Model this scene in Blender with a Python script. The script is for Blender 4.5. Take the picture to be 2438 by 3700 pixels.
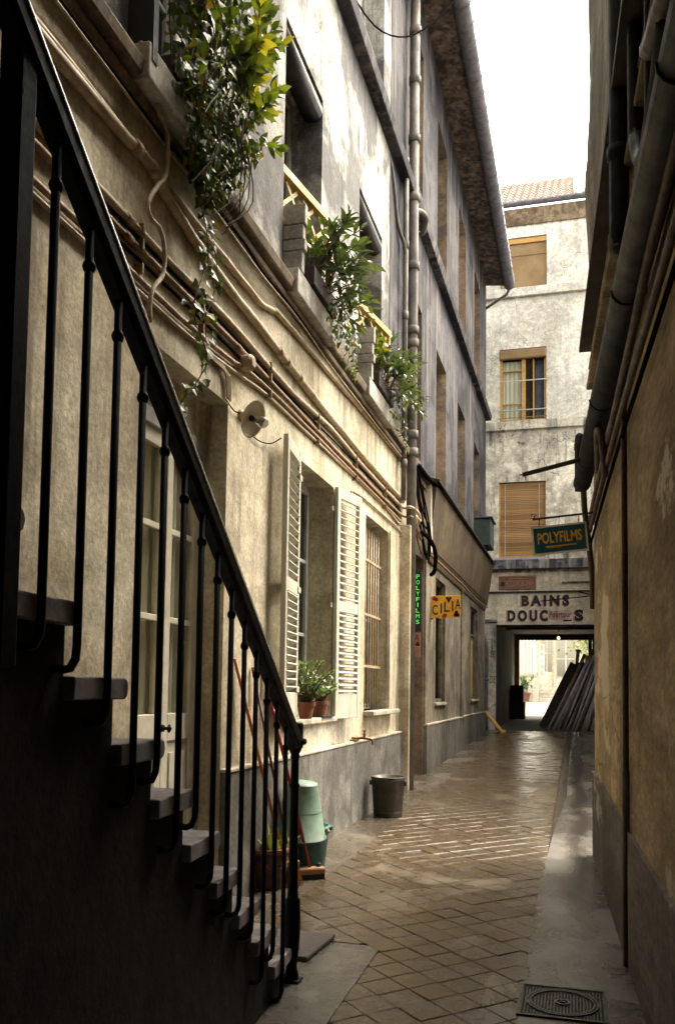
import bpy, math, random
from mathutils import Vector, Matrix
for o in list(bpy.data.objects): bpy.data.objects.remove(o)
S = bpy.context.scene
COL = S.collection
R = math.radians

# ------------------------------------------------------------------ camera
cam_d = bpy.data.cameras.new('camera'); cam = bpy.data.objects.new('camera', cam_d); COL.objects.link(cam)
cam_d.sensor_fit = 'VERTICAL'; cam_d.sensor_height = 36.0; cam_d.sensor_width = 24.0
cam_d.lens = 30.454; cam_d.shift_y = 0.12068; cam_d.clip_start = 0.05; cam_d.clip_end = 500
yaw, tilt, roll = R(15.4), R(3.5), R(0.8)
fw = Vector((-math.sin(yaw)*math.cos(tilt), math.cos(yaw)*math.cos(tilt), math.sin(tilt)))
rt = Vector((math.cos(yaw), math.sin(yaw), 0)); up = rt.cross(fw)
rt2 = rt*math.cos(roll)+up*math.sin(roll); up2 = up*math.cos(roll)-rt*math.sin(roll)
M = Matrix((rt2, up2, -fw)).transposed().to_4x4(); M.translation = (0, 0, 1.3)
cam.matrix_world = M; S.camera = cam
S.render.resolution_x, S.render.resolution_y = 674, 1024

# ------------------------------------------------------------------ sky, sun, exposure
SUN_EL = R(55); SUN_AZ = math.atan2(0.62, 0.78)        # azimuth measured from +Y towards +X
to_sun = Vector((math.sin(SUN_AZ)*math.cos(SUN_EL), math.cos(SUN_AZ)*math.cos(SUN_EL), math.sin(SUN_EL)))
W = bpy.data.worlds.new('World'); S.world = W; W.use_nodes = True
wn, wl = W.node_tree.nodes, W.node_tree.links
sky = wn.new('ShaderNodeTexSky'); sky.sky_type = 'NISHITA'; sky.sun_disc = False
sky.sun_elevation = SUN_EL; sky.sun_rotation = SUN_AZ; sky.dust_density = 4.0; sky.air_density = 1.0
hs = wn.new('ShaderNodeHueSaturation'); hs.inputs['Saturation'].default_value = 0.30
tint = wn.new('ShaderNodeMix'); tint.data_type = 'RGBA'; tint.blend_type = 'MULTIPLY'
tint.inputs[0].default_value = 1.0; tint.inputs[7].default_value = (1.0, 0.92, 0.78, 1)
wl.new(sky.outputs[0], hs.inputs['Color']); wl.new(hs.outputs[0], tint.inputs[6])
bg = wn['Background']; wl.new(tint.outputs[2], bg.inputs[0]); bg.inputs[1].default_value = 0.15
sd = bpy.data.lights.new('sun', 'SUN'); sd.energy = 0.5; sd.angle = R(45); sd.color = (1.0, 0.92, 0.78)
sun = bpy.data.objects.new('sun', sd); COL.objects.link(sun)
sun.rotation_euler = (-to_sun).to_track_quat('-Z', 'Y').to_euler(); sun.location = to_sun*30
S.view_settings.view_transform = 'Standard'; S.view_settings.look = 'None'
S.view_settings.exposure = 3.05; S.view_settings.gamma = 1.0

# ------------------------------------------------------------------ helpers
rng = random.Random(7)
GS = 0.022
def gz(y): return GS*y

class MB:
    def __init__(s): s.v, s.f = [], []
    def add(s, vs, fs):
        b = len(s.v); s.v += [tuple(v) for v in vs]; s.f += [tuple(i+b for i in f) for f in fs]; return s
    def quad(s, a, b, c, d): return s.add([a, b, c, d], [(0, 1, 2, 3)])
    def poly(s, pts): return s.add(pts, [tuple(range(len(pts)))])
    def box(s, x0, x1, y0, y1, z0, z1):
        return s.hexa([(x0,y0,z0),(x1,y0,z0),(x1,y1,z0),(x0,y1,z0),(x0,y0,z1),(x1,y0,z1),(x1,y1,z1),(x0,y1,z1)])
    def hexa(s, p):
        return s.add(p, [(3,2,1,0),(4,5,6,7),(0,1,5,4),(1,2,6,5),(2,3,7,6),(3,0,4,7)])
    def obox(s, c, ax, ay, az, hx, hy, hz):
        c = Vector(c); ax, ay, az = Vector(ax).normalized()*hx, Vector(ay).normalized()*hy, Vector(az).normalized()*hz
        return s.hexa([c-ax-ay-az, c+ax-ay-az, c+ax+ay-az, c-ax+ay-az, c-ax-ay+az, c+ax-ay+az, c+ax+ay+az, c-ax+ay+az])
    def tube(s, pts, r, n=8, cap=True):
        pts = [Vector(p) for p in pts]; rs = r if isinstance(r, (list, tuple)) else [r]*len(pts)
        t0 = (pts[1]-pts[0]).normalized(); u = t0.orthogonal().normalized(); vs, fs = [], []
        for i, p in enumerate(pts):
            if i == 0: t = t0
            elif i == len(pts)-1: t = (pts[i]-pts[i-1]).normalized()
            else: t = ((pts[i+1]-p).normalized()+(p-pts[i-1]).normalized()).normalized()
            u = (u-t*u.dot(t)).normalized(); w = t.cross(u)
            for k in range(n):
                a = 2*math.pi*k/n; vs.append(p+(u*math.cos(a)+w*math.sin(a))*rs[i])
        for i in range(len(pts)-1):
            for k in range(n):
                k2 = (k+1) % n; fs.append((i*n+k, i*n+k2, (i+1)*n+k2, (i+1)*n+k))
        if cap: fs.append(tuple(range(n))[::-1]); fs.append(tuple((len(pts)-1)*n+k for k in range(n)))
        return s.add(vs, fs)
    def lathe(s, prof, c=(0,0,0), n=20, axis=None, caps=True):
        """prof: (r, h) pairs along the axis"""
        c = Vector(c); a = Vector(axis or (0,0,1)).normalized(); u = a.orthogonal().normalized() if axis else Vector((1,0,0)); w = a.cross(u)
        vs, fs = [], []
        for r, h in prof:
            for k in range(n):
                t = 2*math.pi*k/n; vs.append(c+a*h+(u*math.cos(t)+w*math.sin(t))*r)
        for i in range(len(prof)-1):
            for k in range(n):
                k2 = (k+1) % n; fs.append((i*n+k, i*n+k2, (i+1)*n+k2, (i+1)*n+k))
        if caps: fs.append(tuple(range(n))[::-1]); fs.append(tuple((len(prof)-1)*n+k for k in range(n)))
        return s.add(vs, fs)
    def mesh(s, name, mat, smooth=False):
        me = bpy.data.meshes.new(name); me.from_pydata(s.v, [], s.f); me.validate(); me.update()
        if mat: me.materials.append(mat)
        if smooth:
            for p in me.polygons: p.use_smooth = True
        return me
    def build(s, name, mat, parent=None, smooth=False, bevel=0, kind=None, loc=None):
        o = bpy.data.objects.new(name, s.mesh(name, mat, smooth)); COL.objects.link(o)
        if parent is not None:
            o.parent = parent
            pw = Vector((0,0,0)); q = parent
            while q: pw += q.location; q = q.parent
            o.location = -pw
        if bevel:
            m = o.modifiers.new('bevel', 'BEVEL'); m.width = bevel; m.segments = 2; m.limit_method = 'ANGLE'; m.angle_limit = R(40)
        if kind: o['kind'] = kind
        return o

def tag(o, label=None, cat=None, group=None, kind=None):
    if label: o['label'] = label
    if cat: o['category'] = cat
    if group: o['group'] = group
    if kind: o['kind'] = kind
    return o
def thing(name, label, cat, loc, group=None):
    o = bpy.data.objects.new(name, None); COL.objects.link(o); o.location = loc; o.empty_display_size = .1
    return tag(o, label, cat, group)
def smoothpath(pts, k=4):
    pts = [Vector(p) for p in pts]; out = []
    for i in range(len(pts)-1):
        p0, p1, p2, p3 = pts[max(i-1,0)], pts[i], pts[i+1], pts[min(i+2,len(pts)-1)]
        for j in range(k):
            t = j/k; out.append(0.5*((2*p1)+(p2-p0)*t+(2*p0-5*p1+4*p2-p3)*t*t+(3*p1-p0-3*p2+p3)*t**3))
    return out+[pts[-1]]

# ------------------------------------------------------------------ materials
def newmat(name):
    m = bpy.data.materials.new(name); m.use_nodes = True; nt = m.node_tree
    return m, nt.nodes, nt.links, nt.nodes['Principled BSDF']
def c4(c): return (c[0], c[1], c[2], 1)
def nnoise(n, l, vec, scale, detail=6, rough=.6, sc=None, dist=0):
    if sc is not None:
        mp = n.new('ShaderNodeMapping'); mp.inputs['Scale'].default_value = sc; l.new(vec, mp.inputs[0]); vec = mp.outputs[0]
    t = n.new('ShaderNodeTexNoise'); t.inputs['Scale'].default_value = scale; t.inputs['Detail'].default_value = detail
    t.inputs['Roughness'].default_value = rough; t.inputs['Distortion'].default_value = dist; l.new(vec, t.inputs['Vector']); return t.outputs['Fac']
def nramp(n, l, fac, stops):
    r = n.new('ShaderNodeValToRGB'); e = r.color_ramp.elements
    while len(e) < len(stops): e.new(.5)
    for el, (p, c) in zip(e, stops): el.position = p; el.color = c4(c) if not isinstance(c, (int, float)) else (c, c, c, 1)
    l.new(fac, r.inputs[0]); return r.outputs[0]
def nmix(n, l, fac, a, b, mode='MIX'):
    m = n.new('ShaderNodeMix'); m.data_type = 'RGBA'; m.blend_type = mode
    for sock, v in ((0, fac), (6, a), (7, b)):
        if isinstance(v, (int, float)): m.inputs[sock].default_value = v
        elif isinstance(v, tuple): m.inputs[sock].default_value = c4(v)
        else: l.new(v, m.inputs[sock])
    return m.outputs[2]
def nmath(n, l, op, a, b=None):
    m = n.new('ShaderNodeMath'); m.operation = op
    for i, v in enumerate((a, b)):
        if v is None: continue
        if isinstance(v, (int, float)): m.inputs[i].default_value = v
        else: l.new(v, m.inputs[i])
    return m.outputs[0]
def nbump(n, l, p, h, strength, dist=.01, prev=None):
    b = n.new('ShaderNodeBump'); b.inputs['Strength'].default_value = strength; b.inputs['Distance'].default_value = dist
    l.new(h, b.inputs['Height'])
    if prev: l.new(prev, b.inputs['Normal'])
    l.new(b.outputs[0], p.inputs['Normal']); return b.outputs[0]

def plaster(name, base, stain, streak=(.1,.09,.08), stain_amt=.5, streak_amt=.5, rough=.9, cracks=0.0, bump=.35, stain_scale=1.3, flake=None, flake_amt=.0, ys=1.0):
    m, n, l, p = newmat(name); tc = n.new('ShaderNodeTexCoord').outputs['Object']
    if ys != 1.0:
        mp_ = n.new('ShaderNodeMapping'); mp_.inputs['Scale'].default_value = (1, ys, 1); l.new(tc, mp_.inputs[0]); tc = mp_.outputs[0]
    big = nnoise(n, l, tc, stain_scale, 8, .65, dist=.3)
    p0 = .35+.145*stain_amt; col = nramp(n, l, big, [(p0, stain), (p0+.07+.12*(1-stain_amt), base)])
    col = nmix(n, l, .7, col, nramp(n, l, nnoise(n, l, tc, .45, 5, .6, dist=.6), [(.40, .62), (.60, 1.12)]), 'MULTIPLY')
    mid = nnoise(n, l, tc, 9, 8, .7)
    col = nmix(n, l, .55, col, nramp(n, l, mid, [(.36, .50), (.64, 1.2)]), 'MULTIPLY')
    fin = nnoise(n, l, tc, 38, 6, .7); col = nmix(n, l, .58, col, nramp(n, l, fin, [(.37, .55), (.60, 1.2)]), 'MULTIPLY')
    if streak_amt:
        st = nnoise(n, l, tc, 3.2, 7, .62, sc=(2.6, 2.6, .16)); sm = nramp(n, l, st, [(.48, 0.0), (.63, 1.0)])
        lo = nramp(n, l, nnoise(n, l, tc, .9, 4, .6), [(.42, 0.0), (.56, 1.0)])
        f = nmath(n, l, 'MULTIPLY', nmath(n, l, 'MULTIPLY', sm, lo), streak_amt); col = nmix(n, l, f, col, streak)
    if flake:
        fk = nramp(n, l, nnoise(n, l, tc, 2.4, 9, .68, sc=(1,1,.6)), [(.60-.1*flake_amt, 0.0), (.63-.1*flake_amt, 1.0)]); col = nmix(n, l, fk, col, flake)
    hh = nnoise(n, l, tc, 55, 6, .7)
    if cracks:
        vo = n.new('ShaderNodeTexVoronoi'); vo.feature = 'DISTANCE_TO_EDGE'; vo.inputs['Scale'].default_value = 1.15
        wv = n.new('ShaderNodeVectorMath'); wv.operation = 'ADD'; l.new(tc, wv.inputs[0])
        nt = n.new('ShaderNodeTexNoise'); nt.inputs['Scale'].default_value = 2.2; nt.inputs['Detail'].default_value = 6; l.new(tc, nt.inputs['Vector'])
        l.new(nt.outputs['Color'], wv.inputs[1]); l.new(wv.outputs[0], vo.inputs['Vector'])
        cm = nramp(n, l, vo.outputs['Distance'], [(.004, 1.0), (.014, 0.0)])
        mk = nramp(n, l, nnoise(n, l, tc, .8, 3, .5), [(.50, 0.0), (.58, 1.0)])
        col = nmix(n, l, nmath(n, l, 'MULTIPLY', nmath(n, l, 'MULTIPLY', cm, mk), cracks), col, (.05, .045, .04))
    l.new(col, p.inputs['Base Color']); p.inputs['Roughness'].default_value = rough; p.inputs['Specular IOR Level'].default_value = .25
    b1 = nbump(n, l, p, hh, bump, .006)
    nbump(n, l, p, nnoise(n, l, tc, 5, 6, .6), .45, .02, b1)
    return m
def simple(name, base, var=None, scale=12, rough=.6, metal=0, bump=.15, spec=.4, sc=None, world=False):
    m, n, l, p = newmat(name)
    tc = n.new('ShaderNodeNewGeometry').outputs['Position'] if world else n.new('ShaderNodeTexCoord').outputs['Object']
    f = nnoise(n, l, tc, scale, 7, .65, sc=sc); v = var or tuple(c*.55 for c in base)
    l.new(nramp(n, l, f, [(.32, v), (.66, base)]), p.inputs['Base Color'])
    p.inputs['Metallic'].default_value = metal; p.inputs['Specular IOR Level'].default_value = spec
    l.new(nramp(n, l, f, [(.3, min(1, rough+.15)), (.7, max(.02, rough-.1))]), p.inputs['Roughness'])
    if bump: nbump(n, l, p, nnoise(n, l, tc, scale*4, 5, .6, sc=sc), bump, .004)
    return m
def leafmat(name, dark, light, yellow=None, trans=.25):
    m, n, l, p = newmat(name)
    info = n.new('ShaderNodeNewGeometry').outputs['Random Per Island']
    st = [(.0, dark), (.6, light)] + ([(.84, light), (.93, yellow), (1.0, tuple(c*.8 for c in yellow))] if yellow else [(1.0, light)])
    col = nramp(n, l, info, st); l.new(col, p.inputs['Base Color']); p.inputs['Roughness'].default_value = .38
    tr = n.new('ShaderNodeBsdfTranslucent'); l.new(nmix(n, l, 1.0, col, (1.6, 1.5, .6), 'MULTIPLY'), tr.inputs[0])
    mx = n.new('ShaderNodeMixShader'); mx.inputs[0].default_value = trans
    l.new(p.outputs[0], mx.inputs[1]); l.new(tr.outputs[0], mx.inputs[2]); l.new(mx.outputs[0], n['Material Output'].inputs[0]); return m
def glassmat(name, tintc=(.03,.035,.03), rough=.04, clear=.55, tr_=.78):
    m, n, l, p = newmat(name); p.inputs['Base Color'].default_value = c4(tintc); p.inputs['Roughness'].default_value = rough
    p.inputs['Specular IOR Level'].default_value = .7
    tc = n.new('ShaderNodeTexCoord').outputs['Object']; nbump(n, l, p, nnoise(n, l, tc, 3, 2, .5), .08, .02)
    tr = n.new('ShaderNodeBsdfTransparent'); tr.inputs[0].default_value = (tr_, tr_, tr_*.95, 1)
    mx = n.new('ShaderNodeMixShader'); mx.inputs[0].default_value = clear
    l.new(p.outputs[0], mx.inputs[1]); l.new(tr.outputs[0], mx.inputs[2]); l.new(mx.outputs[0], n['Material Output'].inputs[0]); return m
def emit(name, col, strength):
    m, n, l, p = newmat(name); p.inputs['Base Color'].default_value = c4(col); p.inputs['Emission Color'].default_value = c4(col); p.inputs['Emission Strength'].default_value = strength; return m

def wetmat(name, dry, wet, dark, tilevar=0.0, wetness=.5, channel=False):
    """paving: matt dry cement with darker glossy wet patches, in world position"""
    m, n, l, p = newmat(name); pos = n.new('ShaderNodeNewGeometry').outputs['Position']
    a = nnoise(n, l, pos, 1.05, 7, .62, sc=(1.25, .8, 1), dist=.5)
    wm = nramp(n, l, a, [(.56-.24*wetness, 0.0), (.68-.24*wetness, 1.0)])
    fine = nnoise(n, l, pos, 30, 7, .72)
    col = nmix(n, l, wm, dry, wet)
    blot = nramp(n, l, nnoise(n, l, pos, 6.5, 8, .7), [(.38, 0.0), (.66, 1.0)])
    col = nmix(n, l, nmath(n, l, 'MULTIPLY', blot, .62), col, dark)
    col = nmix(n, l, .8, col, nramp(n, l, fine, [(.3, .6), (.72, 1.28)]), 'MULTIPLY')
    grit = nramp(n, l, nnoise(n, l, pos, 130, 4, .7), [(.62, 0.0), (.72, 1.0)])
    col = nmix(n, l, nmath(n, l, 'MULTIPLY', grit, .35), col, tuple(min(1, c*2.2) for c in dry))
    if tilevar:
        oi = n.new('ShaderNodeObjectInfo').outputs['Random']; col = nmix(n, l, tilevar, col, nramp(n, l, oi, [(0, .62), (1, 1.25)]), 'MULTIPLY')
    l.new(col, p.inputs['Base Color'])
    pud = nramp(n, l, nnoise(n, l, pos, 3.1, 5, .6, sc=(.8, 1.5, 1), dist=.4), [(.54, 0.0), (.62, 1.0)])
    rw = nmix(n, l, wm, (.50,.50,.50), (.20,.20,.20)); rw = nmix(n, l, nmath(n, l, 'MULTIPLY', pud, wm), rw, (.05,.05,.05)); rw = nmix(n, l, nmath(n, l, 'MULTIPLY', blot, .6), rw, (.42,.42,.42))
    if channel:      # trickle of dirty water running along the gutter line
        sp = n.new('ShaderNodeSeparateXYZ'); l.new(pos, sp.inputs[0])
        wob = nmath(n, l, 'MULTIPLY', nmath(n, l, 'SUBTRACT', nnoise(n, l, pos, .9, 4, .6), .5), .30)
        dx = nmath(n, l, 'ABSOLUTE', nmath(n, l, 'ADD', nmath(n, l, 'SUBTRACT', sp.outputs[0], .02), wob))
        dx = nmath(n, l, 'ADD', dx, nmath(n, l, 'MULTIPLY', nmath(n, l, 'SUBTRACT', nnoise(n, l, pos, 7, 5, .65), .5), .12))
        ch = nramp(n, l, dx, [(.0, 1.0), (.11, 0.0)])
        yy_ = nramp(n, l, nmath(n, l, 'MULTIPLY', sp.outputs[1], .05), [(.21, 0.0), (.26, 1.0)]); ch = nmath(n, l, 'MULTIPLY', ch, yy_)
        col = nmix(n, l, nmath(n, l, 'MULTIPLY', ch, .5), col, (.022,.020,.017)); l.new(col, p.inputs['Base Color'])
        rw = nmix(n, l, ch, rw, (.08,.08,.08))
    l.new(rw, p.inputs['Roughness']); p.inputs['Specular IOR Level'].default_value = .5
    b1 = nbump(n, l, p, fine, .3, .004); nbump(n, l, p, nnoise(n, l, pos, 8, 5, .6), .3, .01, b1)
    return m

M_cream  = plaster('cream_render', (.68,.62,.465), (.52,.45,.315), (.15,.125,.10), .45, .7, bump=.5, flake=(.44,.40,.32), flake_amt=-.1)
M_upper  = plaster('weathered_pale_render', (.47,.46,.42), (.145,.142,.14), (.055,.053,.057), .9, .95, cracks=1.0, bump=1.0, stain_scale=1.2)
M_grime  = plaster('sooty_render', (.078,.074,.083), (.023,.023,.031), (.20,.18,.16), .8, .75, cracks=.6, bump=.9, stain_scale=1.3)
M_plinth = plaster('grey_cement_plinth', (.20,.19,.165), (.11,.105,.095), (.05,.047,.045), .6, .6)
M_plcap  = plaster('pale_plinth_cap', (.60,.55,.43), (.38,.34,.27), (.15,.13,.11), .5, .3)
M_ledge  = plaster('dusty_ledge_render', (.27,.215,.145), (.15,.115,.08), (.05,.042,.036), .6, .5)
M_soffit = plaster('rough_brown_soffit', (.15,.112,.085), (.055,.043,.035), (.30,.25,.20), .85, .6, bump=1.0, stain_scale=7)
M_reveal = plaster('brown_window_reveal', (.30,.22,.15), (.15,.11,.085), (.08,.07,.06), .6, .5)
M_right  = plaster('tan_render_right', (.52,.40,.245), (.31,.23,.14), (.09,.07,.052), .65, .45, bump=.8, cracks=.5, flake=(.58,.51,.40), flake_amt=.3, ys=.33)
M_rplin  = plaster('grey_painted_base', (.20,.18,.165), (.115,.10,.092), (.34,.30,.26), .65, .3, bump=.8, flake=(.36,.33,.30), flake_amt=.2, ys=.33)
M_rgrey  = plaster('greyish_old_render', (.30,.265,.20), (.14,.125,.10), (.07,.06,.055), .7, .5, bump=.9)
M_endw   = plaster('pale_end_facade', (.90,.86,.75), (.72,.68,.57), (.20,.195,.21), .4, .38, cracks=.5)
M_endd   = plaster('stained_end_facade', (.84,.78,.63), (.52,.47,.38), (.07,.07,.09), .6, .9, cracks=.9, stain_scale=2.4)
M_sooty  = plaster('sooty_ledge', (.20,.19,.20), (.07,.07,.085), (.5,.46,.38), .7, .7, stain_scale=5)
M_corn   = plaster('brown_cornice', (.40,.31,.20), (.20,.15,.10), (.10,.08,.07), .7, .5, stain_scale=4)
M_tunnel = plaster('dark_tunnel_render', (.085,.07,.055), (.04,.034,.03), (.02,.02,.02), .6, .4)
M_shopw  = plaster('shop_grey_render', (.31,.27,.20), (.16,.14,.11), (.07,.062,.055), .65, .8)
M_fascia = plaster('brown_fascia_board', (.145,.105,.062), (.09,.064,.04), (.035,.027,.02), .55, .8, rough=.7, bump=.15)
M_block  = plaster('grey_stone_blocks', (.55,.53,.47), (.36,.34,.30), (.12,.115,.105), .5, .5)
M_shut   = simple('pale_shutter_paint', (.56,.555,.47), (.40,.38,.31), 9, .55, bump=.2, sc=(1,1,.3))
M_white  = simple('old_white_paint', (.70,.67,.56), (.52,.48,.37), 8, .5)
M_wgrey  = simple('grey_window_paint', (.42,.43,.40), (.28,.28,.25), 10, .55)
M_iron   = simple('black_iron', (.0035,.0032,.004), (.002,.0018,.002), 30, .5, 0, spec=.12)
M_steel  = simple('rail_glint_strip', (.80,.79,.77), (.6,.59,.57), 25, .22, 1.0, spec=.6, bump=0)
M_stairs = simple('worn_grey_stair_stone', (.33,.305,.32), (.17,.157,.17), 14, .75, bump=.5)
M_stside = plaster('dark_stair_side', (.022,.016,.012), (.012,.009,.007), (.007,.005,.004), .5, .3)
M_pipe_c = simple('painted_conduit', (.46,.37,.24), (.25,.185,.115), 14, .6, bump=.35)
M_pipe_o = simple('rusty_conduit', (.33,.21,.11), (.15,.09,.05), 22, .6, bump=.35)
M_pipe_g = simple('grey_drainpipe', (.185,.168,.148), (.055,.051,.05), 7, .7, bump=.5, sc=(1,1,.5), spec=.2)
M_cable  = simple('dark_cable', (.010,.009,.009), None, 20, 1.0, spec=0.0)
M_zinc   = simple('zinc_gutter', (.20,.20,.225), (.10,.10,.118), 9, .5, .3, bump=.2)
M_dkzinc = simple('dark_zinc', (.026,.025,.031), (.011,.0105,.013), 9, .5, 0, bump=.3, spec=.22)
M_brownp = simple('brown_pipe_paint', (.075,.043,.026), (.03,.018,.012), 14, .5)
M_wood   = simple('ochre_wood', (.55,.33,.09), (.36,.20,.06), 6, .6, sc=(1,1,6))
M_yelwd  = simple('yellow_trellis_wood', (.50,.31,.075), (.34,.20,.05), 7, .55)
M_blind  = simple('brown_blind', (.40,.235,.095), (.24,.135,.055), 1.6, .75, sc=(.5,1,5))
M_blind2 = simple('tan_roller_blind', (.27,.18,.085), (.20,.13,.06), 3, .8)
M_curt   = simple('net_curtain', (.80,.80,.74), (.62,.63,.58), 5, .9, sc=(6,6,.4))
M_bcurt  = simple('blue_curtain', (.13,.14,.18), (.06,.07,.10), 5, .9)
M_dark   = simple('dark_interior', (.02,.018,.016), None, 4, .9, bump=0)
M_cglass = glassmat('clear_glass', (.03,.035,.03), .05, .90, .97); M_glass  = glassmat('window_glass'); M_glassd = glassmat('dark_glass', (.01,.011,.01))
M_terra  = simple('terracotta', (.27,.10,.058), (.16,.06,.036), 10, .8)
M_teal   = simple('teal_enamel', (.055,.20,.205), (.022,.09,.10), 11, .45)
M_pale   = simple('pale_green_enamel', (.18,.28,.21), (.10,.16,.12), 9, .5)
M_galv   = simple('galvanised_steel', (.115,.105,.085), (.05,.046,.04), 8, .45, .6)
M_soil   = simple('soil', (.03,.022,.016), None, 40, .95)
M_orange = simple('orange_stick', (.52,.20,.05), (.36,.12,.03), 6, .45, sc=(1,1,.3))
M_red    = simple('red_stick', (.35,.03,.025), (.22,.02,.02), 6, .4)
M_dkst   = simple('dark_stick', (.10,.05,.045), None, 6, .5)
M_brist  = simple('broom_bristle', (.50,.24,.10), (.28,.12,.05), 60, .9, sc=(4,4,.3))
M_brblk  = simple('broom_block', (.34,.20,.10), (.22,.12,.06), 10, .7)
M_mat    = simple('door_mat', (.085,.07,.065), (.05,.042,.04), 60, .95, bump=.6)
M_brass  = simple('old_brass', (.25,.15,.06), (.08,.05,.03), 20, .4, .9)
M_enam   = simple('cream_enamel', (.80,.72,.53), (.60,.52,.36), 8, .35)
M_bulb   = glassmat('bulb_glass', (.35,.35,.30), .05, .6)
M_cover  = simple('cast_iron_cover', (.06,.058,.058), (.03,.029,.03), 30, .30, .75, spec=.6)
M_black  = simple('black_paint', (.018,.017,.02), None, 10, .6)
M_yellow = simple('yellow_enamel', (.78,.45,.035), (.58,.28,.02), 5, .4)
M_signr  = simple('red_paint', (.36,.03,.025), (.24,.02,.015), 10, .6)
M_signb  = simple('dark_letter_paint', (.014,.013,.018), (.03,.028,.034), 14, .7)
M_pink   = simple('faded_pink_letter_edge', (.50,.22,.17), (.6,.42,.32), 14, .8)
M_tealsg = simple('teal_sign_enamel', (.02,.12,.15), (.015,.08,.11), 5, .35)
M_yletter= simple('yellow_letter', (.85,.50,.04), (.65,.36,.03), 20, .5)
M_plaq   = simple('brown_plaque', (.22,.10,.055), (.12,.055,.035), 14, .6)
M_plaql  = simple('plaque_letter', (.42,.22,.13), (.25,.12,.07), 20, .6)
M_neon   = emit('green_neon', (.13,.85,.13), .075)
M_gbox   = simple('dark_green_box', (.035,.055,.052), (.02,.033,.032), 8, .55)
M_amber  = simple('amber_reflection_sheet', (.80,.56,.20), (.66,.42,.13), 4, .8)
M_leafrefl   = simple('ochre_green_reflection', (.62,.45,.12), (.06,.075,.03), 5, .7, bump=0)
M_asph   = simple('asphalt', (.06,.057,.052), (.035,.033,.03), 40, .8, world=True)
M_joint  = simple('wet_paving_joint', (.062,.047,.030), (.030,.023,.015), 25, .18, bump=.4, world=True)
M_tile   = wetmat('wet_cement_tile', (.175,.136,.084), (.088,.063,.036), (.036,.026,.016), .18, .95)
M_margin = wetmat('cement_margin', (.180,.165,.147), (.095,.086,.076), (.042,.038,.033), 0, .6, True)
M_marginl= wetmat('brown_cement_margin', (.165,.140,.105), (.085,.070,.050), (.038,.031,.023), 0, .8)
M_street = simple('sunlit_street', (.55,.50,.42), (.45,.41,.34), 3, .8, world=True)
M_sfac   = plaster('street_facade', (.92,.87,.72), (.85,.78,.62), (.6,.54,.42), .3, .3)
M_rtile  = simple('pink_roof_tile', (.46,.36,.29), (.27,.195,.15), 9, .8)
M_rwhite = simple('white_roof_edge', (.82,.81,.76), (.7,.68,.62), 4, .7)
M_metalp = simple('metal_tube', (.62,.62,.70), (.24,.24,.28), 10, .45, 0, sc=(1,1,.25))
M_brownt = simple('rusty_tube', (.26,.17,.11), (.10,.06,.042), 10, .6, 0)
M_plank  = simple('dark_plank', (.035,.022,.016), (.018,.012,.01), 6, .7)
M_crate  = simple('dark_crate', (.05,.035,.025), (.025,.018,.013), 6, .8)
M_ivy    = leafmat('ivy_leaf', (.016,.036,.012), (.085,.135,.022), (.30,.21,.03), .35)
M_laur   = leafmat('laurel_leaf', (.024,.050,.014), (.13,.175,.024), (.36,.33,.04), .3)
M_pale_l = leafmat('glossy_pale_leaf', (.018,.040,.018), (.10,.145,.055), None, .15)
M_potl   = leafmat('pot_plant_leaf', (.03,.075,.022), (.17,.27,.10), None, .25)
M_succ   = leafmat('succulent_leaf', (.06,.11,.025), (.30,.36,.10), None, .2)
M_stem   = simple('stem', (.10,.075,.04), None, 20, .8)
M_water  = simple('gutter_water', (.035,.031,.026), (.022,.02,.017), 9, .03, spec=.6, bump=.25, world=True)
M_holl   = plaster('porch_ceiling_render', (.12,.09,.06), (.07,.05,.035), (.03,.025,.02), .5, .3)

# ------------------------------------------------------------------ walls with openings
def wall_x(mb, X, y0, y1, z0, z1, ops, back):
    bk0 = back
    """wall in the plane x = X facing +x; ops = (ya, yb, za, zb, depth)"""
    ys = sorted({y0, y1, *[v for o in ops for v in o[:2] if y0 < v < y1]}); zs = sorted({z0, z1, *[v for o in ops for v in o[2:4] if z0 < v < z1]})
    for a, b in zip(ys, ys[1:]):
        for c, d in zip(zs, zs[1:]):
            my, mz = (a+b)/2, (c+d)/2
            if any(o[0] < my < o[1] and o[2] < mz < o[3] for o in ops): continue
            mb.quad((X,a,c), (X,b,c), (X,b,d), (X,a,d))
    for ya, yb, za, zb, dp in ops:
        q = X-dp;
        if isinstance(bk0, tuple): back = MB()
        back.quad((X,ya,za), (q,ya,za), (q,ya,zb), (X,ya,zb)); back.quad((q,yb,za), (X,yb,za), (X,yb,zb), (q,yb,zb))
        back.quad((X,ya,zb), (q,ya,zb), (q,yb,zb), (X,yb,zb)); back.quad((q,ya,za), (X,ya,za), (X,yb,za), (q,yb,za))
        if isinstance(bk0, tuple): back.build('window_reveal', *bk0)
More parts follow.
